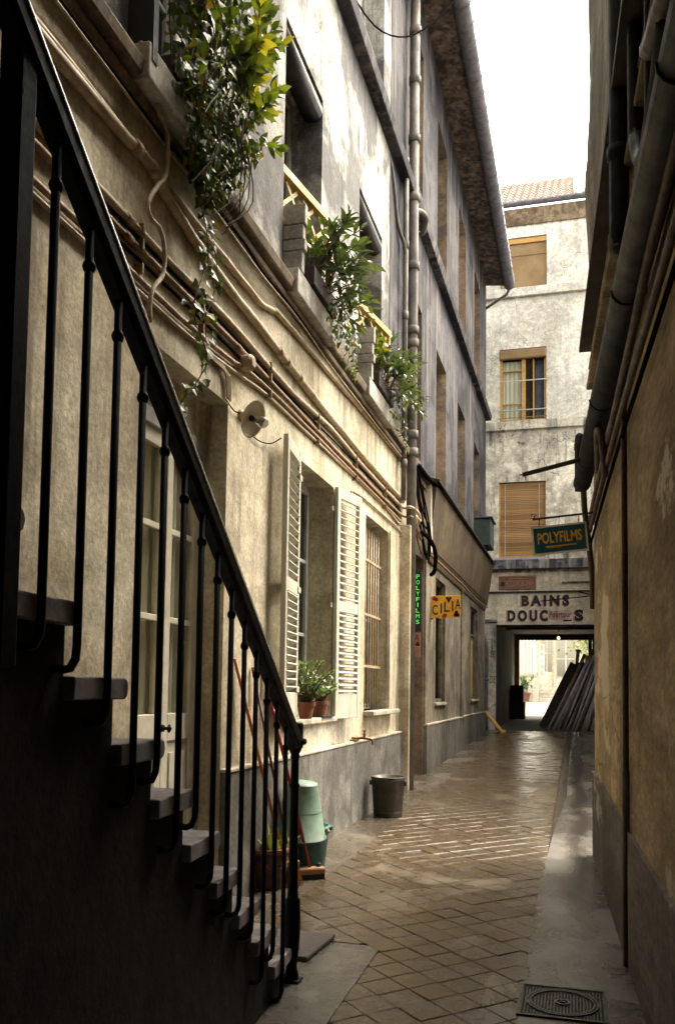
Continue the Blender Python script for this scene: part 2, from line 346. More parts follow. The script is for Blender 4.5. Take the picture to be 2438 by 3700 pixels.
def wall_y(mb, Y, x0, x1, z0, z1, ops, back):
    bk0 = back
    xs = sorted({x0, x1, *[v for o in ops for v in o[:2] if x0 < v < x1]}); zs = sorted({z0, z1, *[v for o in ops for v in o[2:4] if z0 < v < z1]})
    for a, b in zip(xs, xs[1:]):
        for c, d in zip(zs, zs[1:]):
            mx, mz = (a+b)/2, (c+d)/2
            if any(o[0] < mx < o[1] and o[2] < mz < o[3] for o in ops): continue
            mb.quad((a,Y,c), (b,Y,c), (b,Y,d), (a,Y,d))
    for xa, xb, za, zb, dp in ops:
        q = Y+dp
        if isinstance(bk0, tuple): back = MB()
        back.quad((xa,Y,za), (xa,q,za), (xa,q,zb), (xa,Y,zb)); back.quad((xb,q,za), (xb,Y,za), (xb,Y,zb), (xb,q,zb))
        back.quad((xa,Y,zb), (xa,q,zb), (xb,q,zb), (xb,Y,zb)); back.quad((xa,q,za), (xa,Y,za), (xb,Y,za), (xb,q,za))
        if isinstance(bk0, tuple): back.build('window_reveal', *bk0)
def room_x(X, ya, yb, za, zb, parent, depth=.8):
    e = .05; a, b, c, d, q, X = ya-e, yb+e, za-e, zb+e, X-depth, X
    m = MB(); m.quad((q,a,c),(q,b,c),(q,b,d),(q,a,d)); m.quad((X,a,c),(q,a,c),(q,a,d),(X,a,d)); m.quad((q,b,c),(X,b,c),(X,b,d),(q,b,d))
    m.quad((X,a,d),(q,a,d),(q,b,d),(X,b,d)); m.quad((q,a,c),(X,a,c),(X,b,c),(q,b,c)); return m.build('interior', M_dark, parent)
def text_mesh(body, height, width=None, extrude=.004, offset=0.0, shear=0, space=1.0):
    cu = bpy.data.curves.new('lettering', 'FONT'); cu.body = body; cu.size = 1; cu.extrude = 0; cu.offset = offset; cu.shear = shear; cu.space_character = space
    cu.align_x = 'CENTER'; cu.resolution_u = 3
    ob = bpy.data.objects.new('tmp', cu); COL.objects.link(ob); dg = bpy.context.evaluated_depsgraph_get(); dg.update()
    me = bpy.data.meshes.new_from_object(ob.evaluated_get(dg)); bpy.data.objects.remove(ob); bpy.data.curves.remove(cu)
    me.materials.clear()
    xs = [v.co.x for v in me.vertices]; ys = [v.co.y for v in me.vertices]
    x0, x1, y0, y1 = min(xs), max(xs), min(ys), max(ys); sy = height/(y1-y0); sx = sy if width is None else width/(x1-x0)
    for v in me.vertices: v.co.x = (v.co.x-(x0+x1)/2)*sx; v.co.y = (v.co.y-(y0+y1)/2)*sy
    return me
def lettering(body, mat, parent, c, h, w=None, rx=90, ry=0, **k):
    """text facing -y, centred at world point c"""
    me = text_mesh(body, h, w, **k); me.materials.append(mat); me.name = 'lettering'
    o = bpy.data.objects.new('lettering', me); COL.objects.link(o)
    pw = Vector((0,0,0)); q = parent
    while q: pw += q.location; q = q.parent
    o.parent = parent; o.location = Vector(c)-pw; o.rotation_euler = (Matrix.Rotation(R(ry),3,'Y') @ Matrix.Rotation(R(rx),3,'X')).to_euler()
    return o

# ================================================================== THE SETTING
# base ground: one sloping sheet to the horizon
g = MB(); g.quad((-150,-60,gz(-60)-.016), (150,-60,gz(-60)-.016), (150,300,gz(300)-.016), (-150,300,gz(300)-.016))
tag(g.build('ground', M_joint), kind='structure')
def slab(name, pts, mat, top=0.0, th=.03):
    m = MB(); n = len(pts); m.v = [(x,y,gz(y)+top) for x,y in pts]+[(x,y,gz(y)+top-th) for x,y in pts]
    m.f = [tuple(range(n)), tuple(range(2*n-1,n-1,-1))]+[(i,n+i,n+(i+1)%n,(i+1)%n) for i in range(n)]
    return tag(m.build(name, mat, bevel=.004), kind='structure')
TX0, TX1, TXN, TYN = -1.52, -.20, -.885, 4.08
slab('cement_margin_by_stairs', [(-1.87,-8), (TXN-.004,-8), (TXN-.004,TYN-.004), (-1.87,TYN-.004)], M_margin)
slab('cement_margin_left', [(-1.95,TYN), (TX0-.004,TYN), (TX0+.03,9.0), (TX0+.03,19.5), (-1.95,19.5)], M_marginl)
slab('cement_margin_right', [(TX1+.004,-8), (.75,-8), (.2,6.5), (.6,6.6), (.6,19.5), (TX1+.12,19.5), (TX1+.10,9.4), (TX1+.02,7.4), (TX1-.02,5.6)], M_margin)
slab('courtyard_paving', [(.604,6.6), (9,6.6), (9,19.5), (.604,19.5)], M_margin)
slab('near_paving', [(TXN,-8), (TX1,-8), (TX1,2.55), (TXN,2.55)], M_margin)
slab('tunnel_floor', [(-3,19.504), (5,19.504), (5,26.3), (-3,26.3)], M_asph)
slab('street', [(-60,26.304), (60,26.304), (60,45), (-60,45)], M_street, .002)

# diagonal paving tiles: every near one is an object
paving = bpy.data.objects.new('tiled_paving', None); COL.objects.link(paving); paving['kind'] = 'structure'
TS, GAP = .148, .0036
def clip(poly, a, b, c):
    out = []
    for i, p in enumerate(poly):
        q = poly[(i+1) % len(poly)]; dp, dq = a*p[0]+b*p[1]-c, a*q[0]+b*q[1]-c
        if dp >= 0: out.append(p)
        if (dp >= 0) != (dq >= 0): t = dp/(dp-dq); out.append((p[0]+(q[0]-p[0])*t, p[1]+(q[1]-p[1])*t))
    return out
def tile_geo(mb, pts, ox=0, oy=0, dz=0):
    n = len(pts); cx = sum(p[0] for p in pts)/n; cy = sum(p[1] for p in pts)/n; b = len(mb.v)
    for k, (ins, z) in enumerate(((0,-.02), (0,-.003), (.004,0))):
        for x, y in pts:
            d = math.hypot(x-cx, y-cy) or 1; f = 1-ins/d; X, Y = cx+(x-cx)*f, cy+(y-cy)*f
            mb.v.append((X-ox, Y-oy, gz(Y)-gz(oy)+z+dz))
    for k in range(2):
        for i in range(n): j = (i+1) % n; mb.f.append((b+k*n+i, b+k*n+j, b+(k+1)*n+j, b+(k+1)*n+i))
    mb.f.append(tuple(b+2*n+i for i in range(n)))
tiles = []
h = (TS-GAP)/2/math.sqrt(2)*2
for i in range(-30, 130):
    for j in range(-30, 130):
        c = 3.147+(i+.5)*TS-TS*8; d = 1.911+(j+.5)*TS-TS*8     # c=(Y-X)/r2, d=(X+Y)/r2
        X, Y = (d-c)/math.sqrt(2), (d+c)/math.sqrt(2)
        if not (2.5 < Y < 19.4 and -1.7 < X < -.05): continue
        pts = [(X+h*.7071*0+h*math.cos(R(90*k))/1.0, Y+h*math.sin(R(90*k))) for k in range(4)]
        full = list(pts)
        pts = clip(pts, -1, 0, -TX1)
        if Y < TYN: pts = clip(pts, 1, 0, TXN) if X > TXN else (clip(clip(pts, 0, 1, TYN), 1, 0, TX0) if pts else [])
        else:
            pts = clip(pts, 1, 0, TX0) if pts else []
            if pts and X < TXN: pts = clip(pts, 0, 1, TYN)
        if pts: pts = clip(pts, 0, 1, 2.56)
        if len(pts) < 3: continue
        ar = abs(sum(pts[k][0]*pts[(k+1)%len(pts)][1]-pts[(k+1)%len(pts)][0]*pts[k][1] for k in range(len(pts))))/2
        if ar < .0006: continue
        tiles.append((Y, X, pts, abs(ar-2*h*h) < 1e-6))
tiles.sort()
near = [t for t in tiles if t[0] > 2.95][:298]; nearset = set(id(t) for t in near)
m0 = MB(); tile_geo(m0, [(h*math.cos(R(90*k)), h*math.sin(R(90*k))) for k in range(4)]); tile_me = m0.mesh('paving_tile', M_tile)
far = MB(); r2 = random.Random(3)
for t in tiles:
    Y, X, pts, full = t
    if id(t) in nearset:
        if full: me = tile_me
        else: q = MB(); tile_geo(q, pts, X, Y); me = q.mesh('paving_tile', M_tile)
        o = bpy.data.objects.new('paving_tile', me); COL.objects.link(o); o.parent = paving
        o.location = (X, Y, gz(Y)+r2.uniform(-.0022,.0016)); o.rotation_euler = (r2.gauss(0,.009), r2.gauss(0,.009), r2.gauss(0,.006))
    else: tile_geo(far, pts, 0, 0, r2.uniform(-.0012,.0012))
far.build('distant_paving_tiles', M_tile, paving, kind='stuff')

# ================================================================== LEFT BUILDING
XL = -1.87
LB = thing('long_rendered_building', 'long three-storey building with peeling cream and sooty render along the left of the alley', 'building', (XL, 8, gz(8)))
ZC1, ZC2 = 3.90, 7.12
def zc2(y): return 6.80+.036*(y-6)*.55+.10     # second string course climbs slightly
WN = [(3.22,4.10), (5.28,6.15), (7.33,8.27), (9.62,10.57), (11.76,12.70), (14.06,15.02), (16.38,17.33)]
gw, gr, rev = MB(), MB(), MB()
recess = (3.48, 4.42, -.2, 2.88, .16); win = (5.65, 6.61, 1.08, 2.91, .24); bar = (7.72, 8.74, 1.10, 2.92, .22)
wall_x(gw, XL, -8, 9.70, -.4, ZC1, [recess, win, bar], gw)
wall_x(gr, XL, 10.95, 18.6, -.4, ZC1, [(11.88,12.80,1.13,2.86,.10), (16.04,17.16,1.14,2.86,.10)], gr)
gw.build('lower_wall', M_cream, LB); gr.build('shop_wall', M_shopw, LB)
up1, up2, rv = MB(), MB(), MB()
wtop = lambda y: 5.83 if y < 9 else 6.05
wall_x(up1, XL, -8, 8.62, ZC1, 6.92, [(a,b,4.02,wtop(a),.30) for a,b in WN[:3]], up1)
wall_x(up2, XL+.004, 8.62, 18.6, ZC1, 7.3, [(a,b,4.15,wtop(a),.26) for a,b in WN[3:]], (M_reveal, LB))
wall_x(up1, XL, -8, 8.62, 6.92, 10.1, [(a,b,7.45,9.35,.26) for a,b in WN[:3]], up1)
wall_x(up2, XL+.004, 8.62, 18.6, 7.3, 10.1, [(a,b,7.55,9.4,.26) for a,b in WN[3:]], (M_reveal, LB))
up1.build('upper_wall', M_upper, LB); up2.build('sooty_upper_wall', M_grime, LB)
# solid core behind the rooms so no light leaks in
core = MB(); core.box(-9,-3.2,-8,18.6,-.4,10.0); core.box(-3.2,XL-.01,18.45,18.598,-.4,10.05); core.box(-9,XL-.02,-8.2,-8,-.4,10.1); core.build('rear_walls', M_grime, LB)

# ---- plinth
def plinth(y0, y1, zt, out, parent, mat):
    m = MB(); m.hexa([(XL-.02,y0,-.3),(XL+out,y0,-.3),(XL+out,y1,-.3),(XL-.02,y1,-.3),(XL-.02,y0,zt),(XL+out,y0,zt),(XL+out,y1,zt),(XL-.02,y1,zt)])
    return m.build('plinth', mat, parent, bevel=.008)
plinth(4.43, 9.32, .83, .045, LB, M_plinth)
m = MB(); m.box(XL-.02,XL+.052,4.425,9.32,.83,.852); m.build('plinth_cap', M_plcap, LB, bevel=.006)
plinth(10.95, 14.72, .845, .05, LB, M_plinth); plinth(14.72, 18.6, .85, .025, LB, M_plinth)
m = MB(); m.box(XL,XL+.055,10.95,14.72,.845,.862); m.build('plinth_cap', M_plcap, LB); m = MB(); m.box(XL,XL+.03,14.72,18.6,.85,.867); m.build('plinth_cap', M_plcap, LB)
m = MB(); m.box(XL-.01,XL+.03,14.55,14.80,.86,3.12); m.build('shop_pilaster', M_shopw, LB, bevel=.006)
m = MB(); m.box(XL-.01,XL+.022,10.95,11.12,.86,3.12); m.build('shop_pilaster', M_shopw, LB, bevel=.006)
# stained apron panel below the window
m = MB(); m.box(XL-.01,XL+.012,5.5,7.22,.853,1.075); m.build('window_apron', M_plcap, LB, bevel=.004)

# ---- string courses
m = MB()
ys = [i*.5-8 for i in range(38)]
r3 = random.Random(5)
for a, b in zip([-8]+[i*.55 for i in range(0,20)], [0]+[i*.55 for i in range(1,21)]):
    pass
m.hexa([(XL-.02,-8,ZC1),(XL+.085,-8,ZC1+.015),(XL+.085,10.9,ZC1+.015),(XL-.02,10.9,ZC1),(XL-.02,-8,ZC1+.12),(XL+.10,-8,ZC1+.085),(XL+.10,10.9,ZC1+.085),(XL-.02,10.9,ZC1+.12)])
m.build('string_course', M_ledge, LB, bevel=.012)
m = MB(); m.box(XL-.01,XL+.05,-8,10.9,ZC1-.05,ZC1-.001); m.build('string_course_moulding', M_ledge, LB, bevel=.012)
m = MB(); A, B = zc2(-8), zc2(18.7)
m.hexa([(XL-.02,-8,A),(XL+.11,-8,A),(XL+.11,18.7,B),(XL-.02,18.7,B),(XL-.02,-8,A+.15),(XL+.13,-8,A+.11),(XL+.13,18.7,B+.11),(XL-.02,18.7,B+.15)])
m.build('string_course', M_grime, LB, bevel=.012)

# ---- eave, gutter, roof
m = MB(); m.hexa([(XL-.02,-8,10.05),(-1.50,-8,10.0),(-1.43,18.42,10.0),(XL-.02,18.42,10.05),(XL-.02,-8,10.16),(-1.48,-8,10.10),(-1.40,18.42,10.10),(XL-.02,18.42,10.16)])
m.build('eave_soffit', M_soffit, LB)
m = MB(); m.hexa([(-9,-8,12.2),(-1.36,-8,10.12),(-1.30,18.45,10.12),(-9,18.45,12.2),(-9,-8,12.3),(-1.36,-8,10.2),(-1.30,18.45,10.2),(-9,18.45,12.3)])
m.build('roof', M_zinc, LB)
gt = MB()
def trough(mb, A, B, r, n=9, th=.004):
    """half-round gutter from A to B, open upwards, with end caps"""
    A, B = Vector(A), Vector(B); t = (B-A).normalized(); s = t.cross(Vector((0,0,1))).normalized(); vs = []
    for P in (A, B):
        for k in range(n):
            a = math.pi*k/(n-1); vs.append(P+s*math.cos(a)*r-Vector((0,0,1))*math.sin(a)*r)
        for k in range(n):
            a = math.pi*k/(n-1); vs.append(P+s*math.cos(a)*(r-th)-Vector((0,0,1))*math.sin(a)*(r-th))
    fs = []
    for k in range(n-1):
        fs += [(k,k+1,2*n+k+1,2*n+k), (n+k+1,n+k,3*n+k,3*n+k+1)]
    fs += [(0,2*n,3*n,n), (n-1,2*n-1,4*n-1,3*n-1)]
    fs += [tuple(range(n)), tuple(range(2*n,3*n))[::-1]]
    mb.add(vs, fs)
trough(gt, (-1.43,-8,10.07), (-1.355,18.40,10.0), .115)
for k in range(44):
    y = 18.3-k*.34; x = -1.355-(18.4-y)*.00284; A = Vector((x,y,10.0+.07*(18.4-y)/26.4))
    gt.tube([A+Vector((math.cos(t)*.118, 0, -math.sin(t)*.118)) for t in [math.pi*q/10 for q in range(11)]], .008, 5)
gt.tube([A for A in ((-1.36,18.44,9.93), (-1.42,18.5,9.84), (-1.70,18.55,9.70), (-1.88,18.56,9.60))], .03, 8)
gt.build('gutter', M_zinc, LB, smooth=True)

# ---- conduits on the ground-floor wall (y, z along the wall)
RC = random.Random(77)
def conduit(pts, r, mat, off=.025, name='conduit', k=4, n=8):
    P = smoothpath([(XL+off+(p[2] if len(p) > 2 else 0), p[0], p[1]) for p in pts], k); m = MB()
    # slight sag and unevenness
    P = [p+Vector((0, 0, RC.gauss(0, .0018))) for p in P]; m.tube(P, [r*.86*RC.uniform(.95,1.05) for _ in P], n)
    if name == 'conduit' and r > .011:      # couplings
        for i in range(2, len(P)-2):
            if 2.4 < P[i].y < 9.2 and RC.random() < .10: t = (P[i+1]-P[i]).normalized(); m.tube([P[i]-t*.028, P[i]+t*.028], r*1.1, n)
    return m.build(name, mat, LB, smooth=True)
conduit([(-1,3.61),(2.63,3.62),(3.35,3.65),(3.55,3.60),(3.86,3.55),(4.24,3.505),(4.72,3.49),(5.34,3.46),(5.9,3.43),(6.7,3.41),(7.6,3.39),(9.36,3.39)], .030, M_pipe_c, .024)
conduit([(-1,3.66),(2.8,3.655),(3.68,3.645),(4.47,3.65),(4.83,3.645),(5.05,3.69),(5.22,3.72),(6.48,3.76),(7.4,3.80),(8.26,3.815),(9.33,3.85),(10.6,3.87)], .021, M_pipe_c, .02)
conduit([(-1,3.30),(3.24,3.30),(4.28,3.325),(5.5,3.30),(6.4,3.335),(7.41,3.31),(9.2,3.31),(9.34,3.31,.10),(9.7,3.31,.12),(9.78,3.24,.12),(9.5,3.24,.12),(9.6,3.15,.12),(10.2,3.10,.06)], .022, M_pipe_c, .02)
conduit([(-1,3.22),(3.24,3.225),(4.21,3.235),(5.5,3.22),(7.04,3.205),(9.25,3.22),(9.36,3.21,.1),(9.68,3.19,.1),(9.9,3.12,.06),(10.3,2.95,.05)], .016, M_pipe_o, .018)
conduit([(-1,3.08),(3.25,3.09),(4.29,3.115),(4.9,3.165),(6.7,3.16),(9.25,3.145)], .016, M_pipe_o, .018)
conduit([(-1,3.03),(3.25,3.04),(4.22,3.06),(4.97,3.12),(6.0,3.13),(7.42,3.145),(8.54,3.14),(9.25,3.10)], .012, M_pipe_c, .014)
conduit([(3.0,3.27),(4.2,3.28),(5.5,3.262),(7,3.275),(9.3,3.265)], .008, M_cable, .012)
conduit([(3.0,3.175),(4.0,3.19),(5.4,3.19),(7,3.182),(9.3,3.18)], .009, M_cable, .012)
conduit([(-1,3.82),(3.1,3.81),(3.6,3.83),(4.11,3.825),(4.48,3.835),(4.82,3.812),(5.47,3.838),(6.4,3.80),(9.3,3.84)], .009, M_cable, .05)
conduit([(-1,3.80),(3.1,3.79),(4.11,3.80),(4.82,3.79),(5.47,3.815),(6.6,3.79),(9.3,3.825),(10.9,3.84)], .007, M_pipe_c, .05)
conduit([(7.13,2.98),(7.16,3.005),(7.6,3.03),(8.01,3.04),(9.2,3.04),(9.3,2.98)], .012, M_pipe_c, .014)
conduit([(3.20,4.06),(3.27,4.04),(3.38,3.98),(3.37,3.87),(3.46,3.83),(3.47,3.64),(3.38,3.52),(3.31,3.42),(3.32,3.36),(3.43,3.345),(3.47,3.27),(3.46,3.16),(3.36,3.03),(3.35,2.89)], .0125, M_pipe_c, .075, 'loose_hose')
for q in range(4):
    conduit([(3.9+q*.05,3.06-.008*q),(4.25+q*.03,3.06-.01*q),(4.33+q*.022,3.02),(4.355+q*.018,2.95),(4.36+q*.016,2.89)], .006, M_pipe_c, .018, 'wire')
m = MB(); m.lathe([(.045,0),(.05,.02),(.05,.05),(.03,.07),(.0,.07)], (XL+.02,4.58,3.17), 14, (1,0,0)); m.build('junction_box', M_pipe_c, LB, smooth=False, bevel=.004)
for y in (3.33, 3.98, 5.0, 6.05, 7.2, 8.4):
    for z in (3.13, 3.24, 3.31):
        m = MB(); m.box(XL,XL+.044,y,y+.012,z-.022,z+.024); m.build('conduit_clip', M_pipe_o, LB)

# ---- drainpipes
def drain(x, y, r, z0, z1, mat, collars, parent=LB, n=12):
    m = MB(); m.tube([(x,y,z0),(x,y,z1)], r, n)
    for z in collars: m.lathe([(r*1.02,-.04),(r*1.28,-.04),(r*1.28,0.0),(r*1.28,.05),(r*1.02,.05)], (x,y,z), n, caps=False)
    return m.build('drainpipe', mat, parent, smooth=True)
drain(XL+.10, 9.45, .055, .2, 10.0, M_pipe_g, (3.95,4.15,5.2,5.35,6.1,6.9,7.6,8.3,8.9,9.5))
drain(XL+.07, 9.15, .028, 3.35, 7.2, M_pipe_g, (3.75,4.5,5.4,6.2))
m = MB(); m.tube(smoothpath([(XL+.07,9.15,6.05),(XL+.06,9.1,6.2),(XL+.02,8.95,6.35),(XL+.01,8.7,6.75),(XL-.01,8.6,6.9)]), .02, 8); m.build('branch_pipe', M_pipe_g, LB, smooth=True)
m = MB(); m.tube(smoothpath([(XL+.10,9.45,6.75),(XL+.16,9.55,6.8),(XL+.2,9.7,6.78),(XL+.13,9.85,6.7),(XL+.03,9.9,6.75)]), .03, 8); m.build('branch_pipe', M_pipe_g, LB, smooth=True)

# ---- rendered pilaster and entrance recess
m = MB(); m.box(XL-.02,XL+.115,9.34,9.68,-.3,3.12); m.build('pilaster', M_cream, LB, bevel=.01)
m = MB(); m.box(XL-.9,XL-.02,9.66,9.72,-.3,3.9); m.box(XL-.9,XL-.005,10.90,10.96,-.3,3.9); m.box(XL-.95,XL-.9,9.6,11,-.3,3.9); m.box(XL-.9,XL,9.70,10.95,2.95,3.9); m.build('entrance_recess', M_reveal, LB)
m = MB(); m.box(XL-.32,XL-.28,9.72,10.90,-.2,2.9); m.build('entrance_door', M_brownp, LB)
m = MB(); m.box(XL+.0,XL+.10,10.83,10.95,3.05,3.92); m.build('fascia_end_board', M_white, LB, bevel=.006)
# shop fascia, leaning outwards
m = MB(); m.hexa([(XL,10.9,3.13),(-1.80,10.9,3.13),(-1.80,18.5,3.15),(XL,18.5,3.15),(XL,10.9,3.95),(-1.71,10.9,3.93),(-1.69,18.5,3.95),(XL,18.5,3.97)])
m.build('shop_fascia', M_fascia, LB, bevel=.006)
m = MB()
prof = [(0,3.13),(.065,3.135),(.05,3.09),(.03,3.05),(.02,2.99),(0,2.96)]
vs = [(XL+x,10.96,z) for x,z in prof]+[(XL+x,18.48,z+.01) for x,z in prof]; n = len(prof)
m.add(vs, [(i,i+1,n+i+1,n+i) for i in range(n-1)]+[tuple(range(n)), tuple(range(2*n-1,n-1,-1))]); m.build('fascia_moulding', M_fascia, LB)
m = MB(); m.hexa([(XL,10.8,3.94),(-1.66,10.8,3.94),(-1.64,18.55,3.965),(XL,18.55,3.98),(XL,10.8,4.02),(-1.66,10.8,3.97),(-1.64,18.55,3.995),(XL,18.55,4.05)]); m.build('fascia_flashing', M_dkzinc, LB)
m = MB(); m.tube(smoothpath([(XL+.06,10.9,3.05),(XL+.09,12.5,3.02),(XL+.07,14.4,3.04),(XL+.08,16,3.0),(XL+.07,18.4,3.05)]), .014, 6); m.build('conduit', M_pipe_o, LB, smooth=True)
m = MB(); m.tube(smoothpath([(XL+.10,9.9,3.92),(XL+.12,10.4,3.90),(XL+.15,10.8,3.92),(-1.70,11.2,3.96)]), .03, 8); m.build('cable_bundle', M_cable, LB, smooth=True); m = MB(); m.tube(smoothpath([(XL+.08,9.6,3.15),(XL+.17,10.1,3.12),(XL+.19,10.6,3.02),(XL+.16,10.75,2.8),(XL+.1,10.85,2.76)]), .026, 8)
m.build('cable_bundle', M_cable, LB, smooth=True)
rr = random.Random(11)
for q in range(7):
    m = MB(); m.tube(smoothpath([(XL+.06+rr.uniform(0,.06),9.7+rr.uniform(0,.2),3.75+rr.uniform(-.4,.15)), (XL+.1,10.2,3.5+rr.uniform(-.5,.2)), (XL+.1+rr.uniform(-.03,.05),10.6,3.3+rr.uniform(-.4,.2)), (XL+.06,10.88,3.2+rr.uniform(-.4,.3))]), .011, 6)
    m.build('loose_cable', M_cable, LB, smooth=True)
# shop windows
def glazing_x(X, ya, yb, za, zb, parent, frame_mat, fr=.045, mull=(), rails=(), glass=M_glass, name='window_frame', back=None):
    m = MB(); t = .025
    m.box(X-t,X+t,ya,ya+fr,za,zb); m.box(X-t,X+t,yb-fr,yb,za,zb); m.box(X-t,X+t,ya+fr,yb-fr,za,za+fr); m.box(X-t,X+t,ya+fr,yb-fr,zb-fr,zb)
    for y in mull: m.box(X-t+.003,X+t+.003,y-.03,y+.03,za+fr,zb-fr)
    for z in rails: m.box(X-t+.006,X+t-.006,ya+fr,yb-fr,z-.014,z+.014)
    o = m.build(name, frame_mat, parent, bevel=.003)
    yb_ = [ya+fr]+sorted(mull)+[yb-fr]; zb_ = [za+fr]+sorted(rails)+[zb-fr]
    for a, b in zip(yb_, yb_[1:]):
        for c, d in zip(zb_, zb_[1:]):
            q = MB(); q.box(X-.004,X+.001,a,b,c,d); p = q.build('pane', glass, o)
    return o
glazing_x(XL-.07, 11.88,12.80,1.13,2.86, LB, M_shopw, rails=(2.36,), glass=M_cglass)
m = MB(); m.box(XL-.16,XL-.15,11.9,12.78,1.62,2.34); m.build('reflection_board', M_leafrefl, LB); room_x(XL-.1, 11.88,12.80,1.13,2.86, LB)  # ochre and green board painted in for the leafy reflection in this pane
glazing_x(XL-.07, 16.04,17.16,1.14,2.86, LB, M_shopw, rails=(2.36,), glass=M_cglass); room_x(XL-.1, 16.04,17.16,1.14,2.86, LB)
m = MB(); m.box(XL-.099,XL-.085,16.06,17.14,1.18,2.34); m.build('amber_reflection_sheet', M_amber, LB)  # amber sheet stands in for the warm street reflection in the glass
for a, b, z in ((11.84,12.84,1.11),(16.0,17.2,1.12)):
    m = MB(); m.box(XL-.02,XL+.03,a,b,z-.025,z+.012); m.build('window_sill', M_plcap, LB, bevel=.004)

# ---- double glazed door in the recess
XD = XL-.16
DR = LB
m = MB(); m.box(XD-.03,XD+.03,3.48,3.52,.05,2.62); m.box(XD-.03,XD+.035,4.38,4.42,.05,2.62); m.box(XD-.03,XD+.04,3.48,4.42,2.58,2.66); m.box(XD-.05,XD,3.48,4.42,2.66,2.9); m.build('door_surround', M_wgrey, LB, bevel=.005)
m = MB(); m.box(XD-.05,XD+.028,3.48,4.42,2.661,2.88); m.build('door_header', M_cream, LB)
for a, b in ((3.52,3.988),(3.992,4.38)):
    m = MB(); X = XD; s = .065
    m.box(X-.02,X+.02,a,a+s,.12,2.58); m.box(X-.02,X+.02,b-s,b,.12,2.58); m.box(X-.02,X+.02,a+s,b-s,.12,.24); m.box(X-.02,X+.02,a+s,b-s,1.02,1.16); m.box(X-.02,X+.02,a+s,b-s,2.50,2.58)
    m.box(X-.012,X+.008,a+s,b-s,.24,1.02); m.box(X-.012,X+.016,a+s+.04,b-s-.04,.30,.96)
    for z in (1.64,2.10): m.box(X-.016,X+.016,a+s,b-s,z-.016,z+.016)
    leaf = m.build('door_leaf', M_white, LB, bevel=.004)
    for c, d in ((1.16,1.624),(1.656,2.084),(2.116,2.5)):
        q = MB(); q.box(X-.003,X+.002,a+s,b-s,c,d); q.build('pane', M_cglass, leaf)
    q = MB(); N = 40; vs = []
    for z in (1.15,2.52):
        for i in range(N+1): vs.append((X-.034+.010*math.sin(i*.95+a*9), a+.0+(b-a+.06)*i/N, z))
    q.add(vs, [(i,i+1,N+2+i,N+1+i) for i in range(N)]); q.build('curtain', M_curt, leaf, smooth=True)
m = MB(); m.lathe([(.0,0),(.02,.002),(.018,.03),(.008,.035),(.008,.05),(.022,.06),(.0,.075)], (XD+.02,3.955,1.09), 12, (1,0,0)); m.box(XD+.018,XD+.024,3.94,3.97,1.0,1.18); m.build('door_handle', M_iron, LB)
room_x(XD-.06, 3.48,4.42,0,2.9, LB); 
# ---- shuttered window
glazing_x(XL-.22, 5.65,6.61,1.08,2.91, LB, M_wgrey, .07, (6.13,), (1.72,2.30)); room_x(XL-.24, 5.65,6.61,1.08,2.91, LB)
m = MB(); m.box(XL-.28,XL-.262,5.67,6.59,1.1,2.9); m.build('blind', simple('olive_net', (.16,.155,.11), (.10,.10,.07), 4, .9), LB)
m = MB(); m.box(XL-.22,XL+.045,5.60,6.66,1.04,1.082); m.build('window_sill', M_plcap, LB, bevel=.008)
def shutter(hinge, free, z0, z1, label):
    hinge, free = Vector((*hinge,0)), Vector((*free,0)); ax = (free-hinge).normalized(); w = (free-hinge).length; ny = Vector((0,0,1)).cross(ax)
    m = MB(); t = .017; H = z1-z0; st = .055
    def bx(a,b,c,d,tt=t): m.box(a,b,-tt,tt,c,d)
    bx(0,st,0,H); bx(w-st,w,0,H); mid = H*.485
    bx(st,w-st,0,.20,t*.92); bx(st,w-st,H-.085,H,t*.92); bx(st,w-st,mid-.045,mid+.045,t*.92)
    for z in (.22,mid,H-.18): m.box(-.035,.06,t,t+.006,z-.02,z+.02)
    me = m.mesh('shutter', M_shut); o = bpy.data.objects.new('shutter', me); COL.objects.link(o); o.parent = LB
    o.matrix_local = Matrix.Translation(Vector((hinge.x,hinge.y,z0))-LB.location) @ Matrix((ax, ny, Vector((0,0,1)))).transposed().to_4x4()
    b = o.modifiers.new('bevel','BEVEL'); b.width = .003; b.segments = 1
    o['label'] = label
    q = MB(); q.obox((0,0,0),(1,0,0),(0,1,.62),(0,-.62,1),(w-2*st)/2,.026,.0045); sm = q.mesh('slat', M_shut)
    for a, b, n in ((.20,mid-.045,13),(mid+.045,H-.085,14)):
        for i in range(n):
            s = bpy.data.objects.new('slat', sm); COL.objects.link(s); s.parent = o; s.location = (w/2, 0, a+(b-a)*(i+.5)/n)
    return o
shutter((XL+.022,5.64), (-1.785,5.175), 1.07, 2.93, 'open left shutter seen almost edge-on')
shutter((XL+.022,6.62), (-1.765,7.08), 1.06, 2.92, 'open right shutter with all its slats showing')
